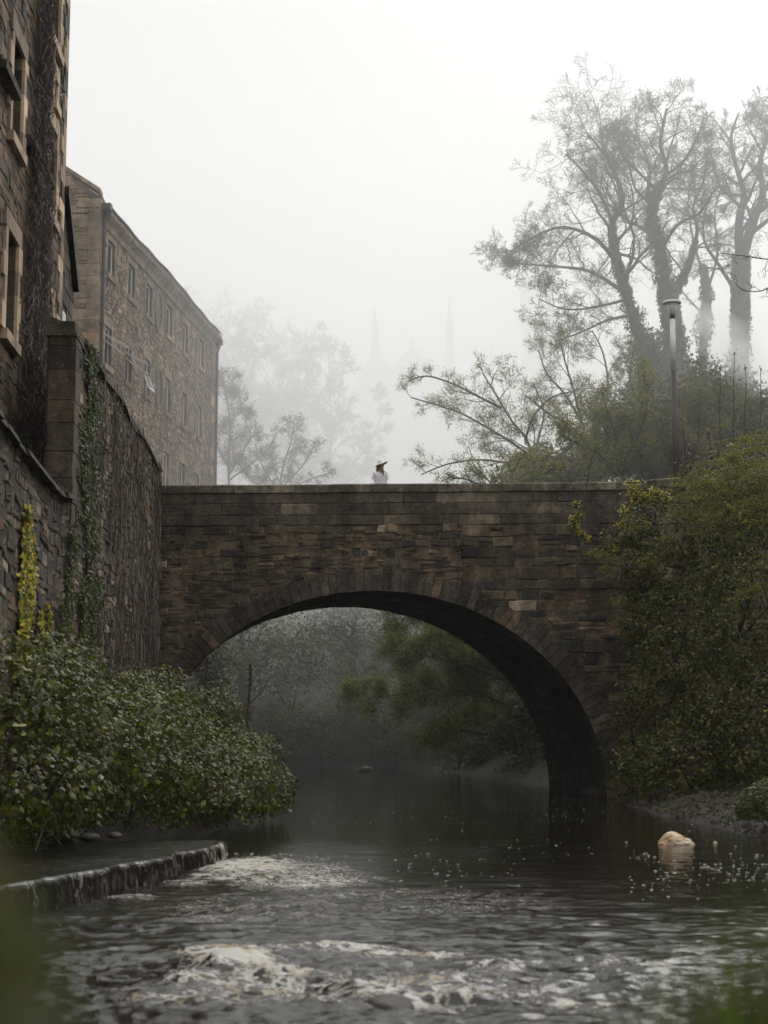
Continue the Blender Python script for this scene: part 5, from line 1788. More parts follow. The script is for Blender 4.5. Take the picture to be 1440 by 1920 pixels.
# ------------------------------------------------------------------ trees seen through the arch and on the far hillside
def far_vegetation():
    arch = [
        # label, limbs, Y, seed, col
        ('pale green leafy tree leaning in from the right beyond the arch', 66, [[(1010, 1440), (1000, 1350), (960, 1280), (900, 1220), (850, 1180)], [(1000, 1340), (920, 1310, 1), (840, 1290, 1.5), (760, 1300, 2), (690, 1310, 2)], [(960, 1280), (880, 1250, -1), (800, 1230, -1), (740, 1220, -1)], [(940, 1260), (880, 1200, 2), (800, 1160, 2), (740, 1150, 2)], [(1000, 1380), (930, 1380, -1), (860, 1370, -1), (800, 1380, -1)]], 71, (.13, .14, .04), 6, 16000),
        ('mid green bush low on the far bank right of the arch middle', 74, [[(860, 1445), (860, 1400), (850, 1360)], [(860, 1430), (800, 1400, 1), (760, 1370, 1)], [(860, 1430), (920, 1400, -1), (960, 1370, -1)], [(858, 1420), (880, 1350, 1), (900, 1320, 1)]], 72, (.055, .065, .022), 7, 7000),
        ('dull green bush on the far bank left of the arch middle', 84, [[(600, 1440), (600, 1400), (590, 1360)], [(600, 1430), (540, 1400, 1), (500, 1370, 1)], [(600, 1430), (660, 1390, -1), (690, 1350, -1)], [(600, 1420), (560, 1380, 1), (520, 1340, 1)], [(600, 1420), (640, 1390, 1), (650, 1340, 1)]], 73, (.055, .062, .024), 7, 7000),
    ]
    for lab, Y, limbs, seed, c, k, mx in arch:
        leafy_tree('leafy_tree' if Y == 66 else 'bush', lab, 'tree' if Y == 66 else 'bush', Y, limbs, seed, c, .12, k, dens=3.2, mink=7, maxn=mx, rad=.16, Lf=.5, spread=.16, maxlvl=3 if Y != 66 else 4, bark=(.035, .03, .026), minr=.01)
    # wooded slope behind: crowns of leaf-sized faces on trunks
    def wood_tree(name, lab, x, y, zb, h, w, col, seed, n=5200, twig=True):
        r = np.random.default_rng(seed); rr = random.Random(seed)
        b = Vector((x, y, zb))
        root = thing(name, lab, 'tree', b, 'trees on the wooded slope beyond the bridge')
        mt, ml = MB(), MB()
        mt.tube([b - Vector((0, 0, 1)), b + Vector((rr.uniform(-.3, .3), 0, h * .5)), b + Vector((rr.uniform(-.6, .6), 0, h * .9))], [.3, .2, .05], 7, (.045, .04, .035))
        g = Grow(seed, seg=.8, wander=.2, up=.05, dens=.9, ratio=.6, minr=.02, maxlvl=3, spread=(30, 60), maxn=2600)
        for k in range(9):
            z = h * (.2 + .7 * k / 9); a = rr.uniform(0, 6.28)
            g.branch(b + Vector((0, 0, z)), Vector((math.cos(a), math.sin(a), .5)).normalized(), w * rr.uniform(.8, 1.1) * (1 - .3 * k / 9), .09, 1)
        g.emit(mt, mt, (.045, .04, .035), (.045, .04, .035))
        mt.build('trunk', M['bark'], root)
        lobes = [((b.x + rr.uniform(-.6, .6) * w, b.y + rr.uniform(-.6, .6) * w, zb + h * rr.uniform(.15, .85)), (w * rr.uniform(.35, .6),) * 2 + (h * rr.uniform(.13, .2),)) for _ in range(11)]
        lumpy(ml, lobes, n, .2, col, nscale=1.1, namp=1.0, shell=.7, seed=seed, tuft=3, tspread=.14)
        ml.build('crown', M['leaf'], root)
        return root
    dark = (.045, .052, .022)
    spec = [
        (-7.5, 88, .8, 9, 4.5, dark, 'evergreen clump on the far bank below the left side of the arch'),
        (-1.5, 91, 1.5, 9, 4.5, dark, 'dark tree on the far bank straight beyond the arch'),
        (4.5, 88, 1.0, 9, 4.5, (.05, .06, .024), 'tree on the far bank beyond the right half of the arch'),
        (8.5, 74, 2.0, 9, 4.0, (.045, .055, .02), 'broad tree on the right bank just beyond the bridge'),
        (8.3, 61, .8, 7, 2.6, (.035, .042, .016), 'dark shrubby tree close behind the right foot of the arch'),
        (12.5, 68, 5.5, 11.5, 3.8, (.075, .082, .034), 'rounded tree behind the bushes left of the lamp post'),
        (8.6, 70, 4, 11.5, 3.2, (.08, .088, .038), 'pale leafy tree behind the twiggy tree over the bridge'),
        (-14, 98, 3.0, 12, 6, dark, 'shadowy tree on the slope left of the arch opening'),
        (1.5, 102, 5.0, 9, 6, dark, 'shadowy tree on the slope above the far bank'),
        (11, 96, 4, 14, 6, dark, 'shadowy tree on the slope right of the arch opening'),
        (17.5, 74, 7, 11, 4.6, (.05, .06, .024), 'leafy tree at the foot of the big bare trees'),
        (22, 70, 8, 11, 4.2, (.05, .06, .024), 'leafy tree low at the right edge under the bare trees'),
        (11.2, 59, 6.5, 9.5, 2.3, (.05, .058, .012), 'dense dark ivy covered shrub right behind the lamp post'),
        (13.4, 57, 6.5, 7.5, 2.2, (.055, .064, .014), 'dense dark shrub right behind the budding shoots'),
        (8.3, 61, 5.5, 9.0, 2.6, (.10, .105, .024), 'olive green rounded shrub over the bridge left of the lamp post'),
        (-5.0, 85.5, .2, 3.6, 2.6, (.045, .052, .02), 'low bush at the far water edge left of the rock in the river'),
        (-.6, 86, .2, 3.8, 2.6, (.05, .056, .02), 'low bush at the far water edge behind the rock in the river'),
        (2.6, 82, .2, 4.2, 2.4, (.055, .062, .022), 'bush on the far bank just right of the rock in the river'),
        (5.2, 72, .3, 4.0, 2.2, (.05, .058, .02), 'low bush at the right water edge beyond the arch'),
        (6.2, 63, .2, 3.2, 1.6, (.04, .048, .018), 'low bush nearest the right foot of the arch beyond the bridge'),
        (-9.5, 78, 1, 7, 3, (.04, .047, .02), 'tall bush on the left bank beyond the arch'),
        (-8.5, 70, 1.5, 5.5, 2.4, (.038, .045, .018), 'bush on the left bank close beyond the bridge'),
        (6.3, 60, 6.0, 7.2, 2.2, (.12, .125, .032), 'pale green shrub over the bridge at the foot of the twiggy tree'),
        (9.9, 57.5, 6.5, 8.6, 2.3, (.095, .10, .022), 'fresh green shrub directly left of the lamp post'),
        (12.6, 61, 7, 9.5, 2.4, (.055, .062, .014), 'tall dark shrub right of the lamp post under the steam'),
        (4.2, 59, 6.0, 4.6, 1.6, (.12, .125, .035), 'small pale green shrub just above the parapet right of the woman'),
        (19, 88, 9, 13, 5, (.055, .062, .028), 'misty leafy tree behind the trunk at the right edge'),
    ]
    for i, (x, y, zb, h, w, c, lab) in enumerate(spec):
        wood_tree('leafy_tree', lab, x, y, zb, h, w, c, 200 + i, n=7500 if 56 < y < 62 and x > 4 and x != 8.3 else 3400)
    # misty bare trees high on the hill (left of the church)
    def bare(x, y, zb, h, seed, lab):
        b = Vector((x, y, zb)); rr = random.Random(seed)
        root = thing('misty_tree', lab, 'tree', b, 'bare trees fading into the fog on the hill')
        g = Grow(seed, seg=1.2, wander=.16, up=.06, dens=.9, ratio=.62, minr=.03, maxlvl=4, spread=(28, 60), mink=7)
        g.limb([b - Vector((0, 0, 2)), b + Vector((0, 0, h * .3)), b + Vector((.8, 0, h * .62)), b + Vector((0, 0, h * .9))], .42, .05, 1, .2, .6)
        for k in range(6):
            a = k * 1.05 + rr.uniform(-.3, .3)
            s = b + Vector((0, 0, h * rr.uniform(.2, .45)))
            e = s + Vector((math.cos(a) * h * .3, math.sin(a) * h * .3, h * rr.uniform(.3, .5)))
            g.limb([s, s.lerp(e, .5) + Vector((math.cos(a), math.sin(a), -.6)), e], .2, .04, 1, .15, .6)
        mt, mc = MB(), MB()
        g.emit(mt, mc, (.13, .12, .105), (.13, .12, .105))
        mt.build('trunk', M['bark'], root); mc.build('crown', M['bark'], root)
        return root
    for i, (px, top, Y, lab) in enumerate(((520, 590, 172, 'largest misty bare tree beyond the mill, its crown fading in fog'), (435, 605, 165, 'misty bare tree just right of the mill corner'),
                                           (610, 655, 168, 'misty bare tree fading out left of the church pinnacles'), (385, 560, 190, 'very faint bare tree above the mill roof end'))):
        t = P(px, top, Y); zb = float(terrain_h(np.array(t.x), np.array(float(Y))))
        bare(t.x, Y, zb, t.z - zb, 300 + i, lab)


far_vegetation()

def undergrowth():
    r = np.random.default_rng(99)
    n = 90000
    X = r.uniform(-16, 22, n); Y = r.uniform(51.5, 112, n)
    H = terrain_h(X, Y)
    X, Y, H = X[H > .1], Y[H > .1], H[H > .1]
    lump = fbm(X * .7, Y * .7, 3, 12)
    p = np.stack([X, Y, H + r.random(len(X)) * 4.0 * lump ** 2 + .05], 1)
    mb = MB()
    mb.leaves(p, (0, -.3, .8), .14 * r.uniform(.5, 1.3, len(p)), cols(len(p), (.048, .058, .014), .15) * (.1 + 1.8 * lump)[:, None])
    o = mb.build('undergrowth', M['leaf'])
    o['kind'] = 'stuff'; o['label'] = 'tangled green undergrowth on the banks beyond the arch'; o['category'] = 'undergrowth'
    # mud bank litter: pebbles, moss and dead leaves by the near right shore
    n = 5200
    Y = r.uniform(24, 43, n); X = shore_r(Y) + r.gamma(1.6, .9, n)
    H = terrain_h(X, Y)
    k = r.random(n) < .5
    mb = MB()
    p = np.stack([X, Y, H + .05 + .04 * r.random(n)], 1)
    c = np.where((fbm(X * 1.3, Y * .8, 3, 8) > .5)[:, None], cols(n, (.05, .06, .018), .3), cols(n, (.05, .035, .02), .4))
    mb.leaves(p[k], (0, -.2, 1), .09 * r.uniform(.4, 1.3, k.sum()), c[k])
    o = mb.build('bank_litter', M['leaf'])
    o['kind'] = 'stuff'; o['label'] = 'dead leaves and moss on the muddy right bank'; o['category'] = 'leaf litter'
    mb = MB()
    q = p[~k][:1500]
    for (x, y, z) in q:
        s_ = .012 + .035 * r.random() ** 2
        if r.random() < .03: s_ = .1
        V = []
        for a in range(6):
            t = a * 1.047 + r.random() * .4
            V.append((x + s_ * 1.3 * math.cos(t), y + s_ * math.sin(t), z - .06))
        for a in range(6):
            t = a * 1.047 + r.random() * .4
            V.append((x + s_ * .8 * math.cos(t), y + s_ * .7 * math.sin(t), z - .03 + s_ * .7))
        mb.add(V, [(a, (a + 1) % 6, 6 + (a + 1) % 6, 6 + a) for a in range(6)] + [(6, 7, 8, 9), (6, 9, 10, 11)], None, tuple(cols(1, (.06, .052, .042), .4)[0]))
    o = mb.build('pebbles', M['rock'])
    o['kind'] = 'stuff'; o['label'] = 'small wet pebbles scattered along the right shore'; o['category'] = 'pebbles'


undergrowth()

# floating log far up the river
mb = MB()
c = W(685, 1447)
mb.tube([c + Vector((-.35, .1, -.02)), c + Vector((0, 0, .12)), c + Vector((.3, -.05, .1))], [.12, .16, .1], 8, (.04, .035, .03))
mb.box((c.x - .3, c.y - .3, .12), (c.x + .32, c.y + .1, .2), (.12, .12, .10))
tag(mb.build('river_rock', M['rock'], smooth=False), 'small dark rock with pale top in the river beyond the arch', 'rock')


# ------------------------------------------------------------------ lamp post
def lamp():
    Y = 49.5
    top = P(1260, 566, Y); base = P(1257, 905, Y); base.z -= .9
    root = thing('street_lamp', 'street lamp with disc top and silver upper pole in a steam wisp', 'street lamp', base)
    x = top.x; base.x = x
    zt = top.z
    zs = P(1258, 695, Y).z; zc = P(1258, 598, Y).z
    mb = MB(); mb.tube([(base.x, Y, base.z), (x, Y, zs)], [.105, .09], 12); mb.build('lower_pole', M['brownpaint'], root, smooth=True)
    mb = MB(); mb.tube([(x, Y, zs), (x, Y, zc)], [.088, .082], 12); mb.build('upper_pole', M['metal'], root, smooth=True)
    mb = MB(); mb.tube([(x, Y, zc), (x, Y, zc + .14)], [.085, .085], 12); mb.build('collar', M['iron'], root, smooth=True)
    mb = MB(); mb.tube([(x, Y, zc + .14), (x, Y, zc + .3), (x, Y, zt - .08)], [.085, .12, .2], 16); mb.build('lamp_bowl', M['lampglass'], root, smooth=True)
    mb = MB(); mb.tube([(x, Y, zt - .08), (x, Y, zt - .05), (x, Y, zt + .02), (x, Y, zt + .06)], [.2, .30, .28, .04], 20); mb.build('disc_cap', M['metal'], root)


lamp()


# ------------------------------------------------------------------ woman on the bridge
def woman():
    px = 713
    Yp = 45.66
    c = P(px, 900, Yp)
    x0, y0, z0 = c.x, Yp, DECK
    root = thing('person', 'woman in white blouse and wide brimmed white hat leaning on the bridge parapet', 'person', (x0, y0, z0))
    skin = plain_mat('skin', (.42, .25, .17), .55, var=.08)
    blouse = plain_mat('blouse', (.92, .91, .95), .8, var=.06, scale=14, bump=.4)
    hair = plain_mat('hair', (.13, .09, .065), .5, var=.3, scale=40)
    hatm = plain_mat('hat_felt', (.8, .77, .72), .85, var=.04)
    trous = plain_mat('trousers', (.12, .12, .14), .8)

    def skinmesh(name, verts, edges, radii, mat, parent, root_i=0, sub=2):
        me = bpy.data.meshes.new(name)
        me.from_pydata([tuple(Vector(v) + Vector((x0, y0, z0))) for v in verts], edges, [])
        o = bpy.data.objects.new(name, me)
        COL.objects.link(o)
        sk = o.modifiers.new('skin', 'SKIN')
        for i, r_ in enumerate(radii):
            r_ = r_ if hasattr(r_, '__len__') else (r_, r_)
            me.skin_vertices[0].data[i].radius = r_
            me.skin_vertices[0].data[i].use_root = (i == root_i)
        sk.use_smooth_shade = True
        sb = o.modifiers.new('subdivision', 'SUBSURF'); sb.levels = sub; sb.render_levels = sub
        dg = bpy.context.evaluated_depsgraph_get()
        m2 = bpy.data.meshes.new_from_object(o.evaluated_get(dg))
        bpy.data.objects.remove(o)
        o = bpy.data.objects.new(name, m2)
        COL.objects.link(o)
        m2.materials.clear(); m2.materials.append(mat)
        at = m2.color_attributes.new('tint', 'FLOAT_COLOR', 'POINT')
        at.data.foreach_set('color', np.ones(len(m2.vertices) * 4, np.float32))
        for p in m2.polygons: p.use_smooth = True
        if parent is not None:
            o.parent = parent
            o.matrix_parent_inverse = Matrix.Translation(-Vector(parent['_base']))
        return o
    # +x is photo right; -y is towards the viewer. Pelvis 0, spine, neck, head, arms to the parapet, legs
    V = [(0, .12, .92), (0, .10, 1.08), (.0, .07, 1.25), (.0, .05, 1.36), (.015, .04, 1.44), (.025, .02, 1.54), (.04, .01, 1.60),
         (-.155, .06, 1.34), (-.20, .10, 1.12), (-.225, -.10, .96), (-.23, -.2, .95),
         (.155, .06, 1.34), (.20, .10, 1.12), (.225, -.10, .96), (.23, -.2, .95),
         (-.09, .12, .88), (-.10, .14, .48), (-.10, .2, .08), (-.10, .06, .03),
         (.09, .12, .88), (.10, .10, .48), (.10, .16, .08), (.10, .02, .03)]
    E = [(0, 1), (1, 2), (2, 3), (3, 4), (4, 5), (5, 6), (3, 7), (7, 8), (8, 9), (9, 10), (3, 11), (11, 12), (12, 13), (13, 14), (0, 15), (15, 16), (16, 17), (17, 18), (0, 19), (19, 20), (20, 21), (21, 22)]
    rad = [(.15, .11), (.12, .09), (.135, .10), (.10, .08), .048, (.078, .095), (.07, .08),
           .052, .038, .027, (.034, .016), .052, .038, .027, (.034, .016),
           .085, .058, .036, (.034, .03), .085, .058, .036, (.034, .03)]
    body = skinmesh('body', V, E, rad, skin, root)
    # nose, eyes and mouth on the turned face; head turned to photo right, slightly to the viewer
    f = Vector((.72, -.69, 0)).normalized(); s = Vector((f.y, -f.x, 0))
    hc = Vector((.03, .015, 1.555))
    def face_bit(name, off, r_, mat):
        mb = MB(); p = Vector((x0, y0, z0)) + hc + f * off[0] + s * off[1] + Vector((0, 0, off[2]))
        mb.tube([p - f * r_[0], p, p + f * r_[0]], [r_[1] * .6, r_[1], r_[1] * .3], 8)
        mb.build(name, mat, root, smooth=True)
    face_bit('nose', (.088, 0, -.008), (.022, .012), skin)
    dark = plain_mat('eye_dark', (.03, .02, .02), .3)
    lip = plain_mat('lips', (.3, .09, .08), .4)
    face_bit('eye', (.072, .03, .022), (.008, .011), dark); face_bit('eye', (.072, -.03, .022), (.008, .011), dark)
    face_bit('mouth', (.078, 0, -.045), (.008, .015), lip)
    # hands: five fingers laid on the coping
    for sx in (-1, 1):
        wv = Vector((.23 * sx, -.2, .955))
        for k, (ox, ln) in enumerate(((-.026, .055), (-.009, .068), (.009, .072), (.026, .062))):
            skinmesh('finger', [wv + Vector((ox, 0, .0)), wv + Vector((ox * 1.15, -ln * .6, .004)), wv + Vector((ox * 1.2, -ln, -.008))], [(0, 1), (1, 2)], [.009, .008, .007], skin, root, 0, 1)
        skinmesh('thumb', [wv + Vector((-sx * .03, .03, 0)), wv + Vector((-sx * .055, .0, .0)), wv + Vector((-sx * .06, -.025, -.004))], [(0, 1), (1, 2)], [.011, .009, .008], skin, root, 0, 1)
    # blouse: loose torso and long sleeves with turned cuffs
    V = [(0, .11, .98), (0, .10, 1.10), (0, .07, 1.24), (0, .055, 1.355), (.0, .05, 1.40), (-.165, .06, 1.35), (-.215, .10, 1.12), (-.235, -.07, .985), (.165, .06, 1.35), (.215, .10, 1.12), (.235, -.07, .985)]
    E = [(0, 1), (1, 2), (2, 3), (3, 4), (3, 5), (5, 6), (6, 7), (3, 8), (8, 9), (9, 10)]
    skinmesh('blouse', V, E, [(.19, .14), (.165, .12), (.165, .12), (.125, .095), (.07, .065), .066, .062, .052, .066, .062, .052], blouse, root)
    V = [(0, .12, .99), (-.09, .12, .86), (-.10, .14, .48), (-.10, .19, .1), (.09, .12, .86), (.10, .10, .48), (.10, .15, .1)]
    skinmesh('trousers', V, [(0, 1), (1, 2), (2, 3), (0, 4), (4, 5), (5, 6)], [(.165, .125), .1, .08, .07, .1, .08, .07], trous, root)
    # shoulder length hair: a mass behind the head and locks falling over each shoulder
    V = [(-.02, .05, 1.60), (-.055, .05, 1.52), (-.075, .03, 1.44), (-.085, .0, 1.36), (.045, .05, 1.50), (.075, -.03, 1.42), (.085, -.07, 1.33), (.09, -.075, 1.27), (-.03, .09, 1.46)]
    skinmesh('hair', V, [(0, 1), (1, 2), (2, 3), (0, 4), (4, 5), (5, 6), (6, 7), (1, 8)], [(.085, .08), (.075, .065), (.065, .05), (.045, .035), (.05, .05), (.032, .03), (.026, .024), .012, (.06, .05)], hair, root)
    # hat: tilted brim with a creased crown
    mb = MB()
    n = 32
    hatc = Vector((x0, y0, z0)) + Vector((.035, .02, 1.615))
    Rm = Matrix.Rotation(R(-21), 3, 'Y') @ Matrix.Rotation(R(-3), 3, 'X')
    prof = [(.0, .0), (.095, -.004), (.18, -.018), (.186, -.012), (.18, -.006), (.10, .012), (.095, .03), (.088, .095), (.07, .118), (.035, .105), (0, .10)]
    V = []
    for r_, h_ in prof:
        for k in range(n):
            t = 2 * math.pi * k / n
            rr = r_ * (1.0 + (.06 if r_ > .12 else 0) * math.cos(2 * t))
            V.append(tuple(hatc + Rm @ Vector((rr * math.cos(t), rr * math.sin(t) * (.93 if r_ < .12 else 1), h_ + (.012 * math.cos(2 * t) if r_ > .12 else 0)))))
    Q = [(i * n + k, i * n + (k + 1) % n, (i + 1) * n + (k + 1) % n, (i + 1) * n + k) for i in range(len(prof) - 1) for k in range(n)]
    mb.add(V, Q)
    mb.build('hat', hatm, root, smooth=True)
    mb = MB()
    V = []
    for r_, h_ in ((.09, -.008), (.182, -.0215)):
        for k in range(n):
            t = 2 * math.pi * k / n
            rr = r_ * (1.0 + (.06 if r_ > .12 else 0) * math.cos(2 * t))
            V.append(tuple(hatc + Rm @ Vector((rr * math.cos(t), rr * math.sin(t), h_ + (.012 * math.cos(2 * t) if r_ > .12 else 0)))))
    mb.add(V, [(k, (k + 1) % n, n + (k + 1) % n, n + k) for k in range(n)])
    mb.build('brim_shade', plain_mat('brim_shade', (.50, .45, .38), .9), root)  # darker ring under the brim: the underside's shade is put into its colour


woman()


# ------------------------------------------------------------------ weir on the left: stone ledge, water on it and the fall
def weir():
    lip = [(-2.25, 25.0), (-2.3, 23.9), (-2.35, 22.6), (-2.62, 21.0), (-2.72, 19.8), (-3.02, 18.6), (-3.12, 17.4), (-3.45, 16.2), (-3.6, 15.0), (-3.9, 13.6), (-4.1, 12.0)]
    lx = np.array([p[0] for p in lip]); ly = np.array([p[1] for p in lip])
    ys = np.arange(12, 24.1, .025)
    xs = np.interp(ys, ly[::-1], lx[::-1]) + .16 * (fbm(ys * 1.1, ys * 0, 4, 5) - .5) * 2
    HH = lambda y: float(np.interp(y, [14, 16, 20, 24], [.37, .35, .27, .20]))
    root = thing('weir', 'low stone weir ledge jutting out from the left bank', 'weir', (-4, 19, -.3))
    mb = MB()
    V, Q = [], []
    for x, y in zip(xs[::3], ys[::3]):
        H = HH(y)
        V += [(x - 4.5, y, H - .08), (x - .03, y, H - .05), (x - .01, y, H - .12), (x + .0, y, -.3)]
    n = len(V) // 4
    for i in range(n - 1):
        for k in range(3): Q.append((4 * i + k, 4 * i + k + 1, 4 * i + 5 + k, 4 * i + 4 + k))
    mb.add(V, [q[::-1] for q in Q], None, (.035, .03, .022))
    # upstream end of the ledge
    e = n - 1
    mb.add([V[4 * e], V[4 * e + 1], V[4 * e + 2], V[4 * e + 3], (V[4 * e][0], V[4 * e][1], -.3)], None, [(0, 1, 3), (1, 2, 3), (0, 3, 4)], (.035, .03, .022))
    mb.build('ledge', M['rock'], root)
    # sheet of water: flat on the ledge, bending over the lip and falling
    mb = MB()
    prof = [(-3.6, 0), (-3.0, 0), (-2.4, 0), (-1.8, 0), (-1.4, 0), (-1.0, 0), (-.7, 0), (-.45, 0), (-.25, 0), (-.12, 0), (-.05, -.003), (-.01, -.012), (.02, -.04), (.035, -.09), (.045, -.16), (.055, -.24), (.065, -.36)]
    V, fo, chp = [], [], []
    strand = fbm(ys * 1.6, ys * 0, 4, 77)
    fine = fbm(ys * 9, ys * 0, 3, 78)
    seg = np.clip((fbm(ys * .9, ys * 0, 3, 80) - .42) / .15, 0, 1)
    for j, (x, y) in enumerate(zip(xs, ys)):
        H = HH(y)
        for k, (dx, dz) in enumerate(prof):
            w = max(0, dx + .05)
            z = H + dz + .012 * (float(vnoise(np.array((x + dx) * 3), np.array(y * 3), 6)) - .5) * (1.5 if dx < -.06 else 0)
            V.append((x + dx + w * .5 * (strand[j] - .5) + w * .3 * (fine[j] - .5), y, max(z, -.02)))
            f = 0
            if dx > -.03:
                f = .12 + .14 * seg[j] + .9 * (fine[j] - .5) * (.4 + .6 * seg[j]) + (.07 if y > 20.5 else 0)
            elif dx > -1.6:
                f = (.12 if y > 17 else .08) * (.55 + .9 * float(vnoise(np.array((x + dx) * 2.0), np.array(y * 3.0), 16)))  # foam tint on the ledge top also paints in the pale sky reflection
            fo.append(f); chp.append(.8 if dx < -.06 else .25)
    m = len(prof); n = len(ys)
    i = np.arange(m - 1)[None] + (np.arange(n - 1) * m)[:, None]
    Q = np.stack([i, i + 1, i + 1 + m, i + m], -1).reshape(-1, 4)
    mb.add(V, Q[:, ::-1])
    struct(mb.build('weir_water', M['water'], smooth=True, attrs={'foam': np.array(fo), 'chop': np.array(chp)}))


weir()


# ------------------------------------------------------------------ foam
def foam_lump():
    c = W(1268, 1583)
    root_seed = 5
    mb = MB(); n, m_ = 56, 36
    V = []
    for i in range(m_ + 1):
        ph = math.pi * i / m_
        for j in range(n):
            th = 2 * math.pi * j / n
            d = np.array([math.sin(ph) * math.cos(th), math.sin(ph) * math.sin(th), math.cos(ph)])
            f = .76 + .34 * float(fbm(np.array(d[0] * 4 + 7), np.array(d[1] * 3 + d[2] * 4), 5, 3)) + .1 * float(vnoise(np.array(d[0] * 3 + 2), np.array(d[2] * 3 + d[1] * 2), 9))
            p = d * f
            x = p[0] * .29
            # high rounded left end, low right end with a small second bump
            hgt = np.interp(x, [-.3, -.2, -.08, .05, .14, .2, .24, .3], [.7, 1.15, 1.32, 1.05, .70, .86, .72, .25])
            V.append((c.x + x, c.y + p[1] * .2, p[2] * .155 * hgt + .01))
    Q = [(i * n + (j + 1) % n, i * n + j, (i + 1) * n + j, (i + 1) * n + (j + 1) % n) for i in range(m_) for j in range(n)]
    mb.add(V, Q)
    tag(mb.build('foam_lump', M['foam'], smooth=True), 'cream and tan lump of river foam floating near the right bank', 'foam')
    c2 = W(1341, 1581)
    mb = MB(); mb.tube([c2 + Vector((0, 0, -.02)), c2 + Vector((0, 0, .01)), c2 + Vector((0, 0, .03))], [.03, .035, .015], 8)
    tag(mb.build('foam_lump', M['foam'], smooth=True), 'tiny white blob of foam just right of the big foam lump', 'foam')
    # countless floating bubbles
    mb = MB()
    pts, sz = [], []
    def sc(n, x0, x1, y0, y1, s):
        for _ in range(n):
            p = W(random.uniform(x0, x1), random.uniform(y0, y1))
            if float(fbm(np.array(p.x * 1.1), np.array(p.y * .9), 3, 55)) < .5 and random.random() < .85: continue
            pts.append((p.x, p.y)); sz.append(min(s * .20 * math.exp(random.gauss(0, .6)), .011))
    sc(1500, 560, 1180, 1468, 1545, .011)
    sc(160, 600, 1400, 1545, 1620, .02)
    sc(260, 560, 1000, 1610, 1670, .02)
    sc(420, 1180, 1440, 1600, 1690, .026)
    sc(900, 430, 620, 1600, 1660, .018)
    sc(260, 430, 800, 1605, 1650, .02)
    p = np.array(pts); s = np.array(sz)
    k = 6
    V = np.zeros((len(p), k + 1, 3))
    for j in range(k):
        a = 2 * math.pi * j / k
        V[:, j, 0] = p[:, 0] + s * 2.6 * math.cos(a); V[:, j, 1] = p[:, 1] + s * 1.2 * math.sin(a); V[:, j, 2] = .004
    V[:, k, 0] = p[:, 0]; V[:, k, 1] = p[:, 1]; V[:, k, 2] = s * .25 + .005
    T = (np.arange(len(p)) * (k + 1))[:, None, None] + np.array([(j, (j + 1) % k, k) for j in range(k)])[None]
    mb.add(V.reshape(-1, 3), None, T.reshape(-1, 3))
    white = plain_mat('bubble_foam', (.62, .61, .57), .6, var=.15)
    o = mb.build('floating_bubbles', white)
    o['kind'] = 'stuff'; o['label'] = 'white foam bubbles drifting on the dark river'; o['category'] = 'foam'


foam_lump()
rock('stone', 'dark wet boulder breaking the surface at the bottom edge of the river', W(725, 1885) + Vector((0, 0, -.02)), (.17, .2, .09), 501, (.03, .024, .018))


# ------------------------------------------------------------------ out-of-focus plants right by the camera
def near_plants():
    root = thing('leafy_plant', 'blurred dark green leaves very close at the lower left corner', 'plant', (-.22, .65, .9))
    mb, ms = MB(), MB()
    r = random.Random(4)
    for k in range(34):
        py = r.uniform(1600, 2050)
        px = r.uniform(-120, 10 + (py - 1600) * .22)
        Y = r.uniform(.5, .75)
        p = P(px, py, Y)
        mb.leaves(np.array([tuple(p)]), (.2, -1, .4), .034, cols(1, (.05, .056, .010), .12), aspect=.7, rand=.3)
        ms.tube([(-.22, .65, .9), tuple(Vector((-.22, .65, .9)).lerp(p, .6) + Vector((0, 0, .02))), tuple(p)], [.0015, .001, .0006], 4, (.05, .06, .02))
    mb.build('leaves', M['leaf'], root); ms.build('stems', M['bark'], root)
    mb = MB()
    g0 = P(1360, 1900, 3.2)
    blades = []
    for k in range(2600):
        x = r.uniform(.30, 1.15); y = r.uniform(2.2, 3.6)
        dens = .25 + .75 * min(1, max(0, (x / y - .10) / .12))
        if r.random() > dens: continue
        h = r.uniform(.3, .66) * (.45 + .55 * min(1, max(0, (x / y - .11) / .12)))
        zb = float(terrain_h(np.array(x), np.array(y)))
        lean = Vector((r.uniform(-.15, .15), r.uniform(-.1, .1), 0))
        b = Vector((x, y, zb)); w = r.uniform(.003, .007)
        side = Vector((math.cos(r.uniform(0, 3)), math.sin(r.uniform(0, 3)), 0)).normalized() * w
        V = []
        for f in (0, .4, .75, 1):
            c = b + Vector((0, 0, h * f)) + lean * f * f
            V += [tuple(c - side * (1 - f * .9)), tuple(c + side * (1 - f * .9))]
        mb.add(V, [(0, 1, 3, 2), (2, 3, 5, 4), (4, 5, 7, 6)], None, tuple(cols(1, (.06, .08, .02), .3)[0]))
    o = mb.build('grass', M['leaf'])
    o['kind'] = 'stuff'; o['label'] = 'blurred tall green grass in the lower right corner'; o['category'] = 'grass'


near_plants()


# ------------------------------------------------------------------ air
def box_volume(name, lo, hi, density, colr, aniso=.2):
    mb = MB(); mb.box(lo, hi)
    m = bpy.data.materials.new(name + '_air')
    m.use_nodes = True
    nt = m.node_tree; nt.nodes.clear()
    o_ = nt.nodes.new('ShaderNodeOutputMaterial'); v = nt.nodes.new('ShaderNodeVolumePrincipled')
    v.inputs['Density'].default_value = density
    v.inputs['Color'].default_value = (*colr, 1)
    v.inputs['Anisotropy'].default_value = aniso
    nt.links.new(v.outputs[0], o_.inputs['Volume'])
    o = mb.build(name, m)
    o['kind'] = 'stuff'
    return o


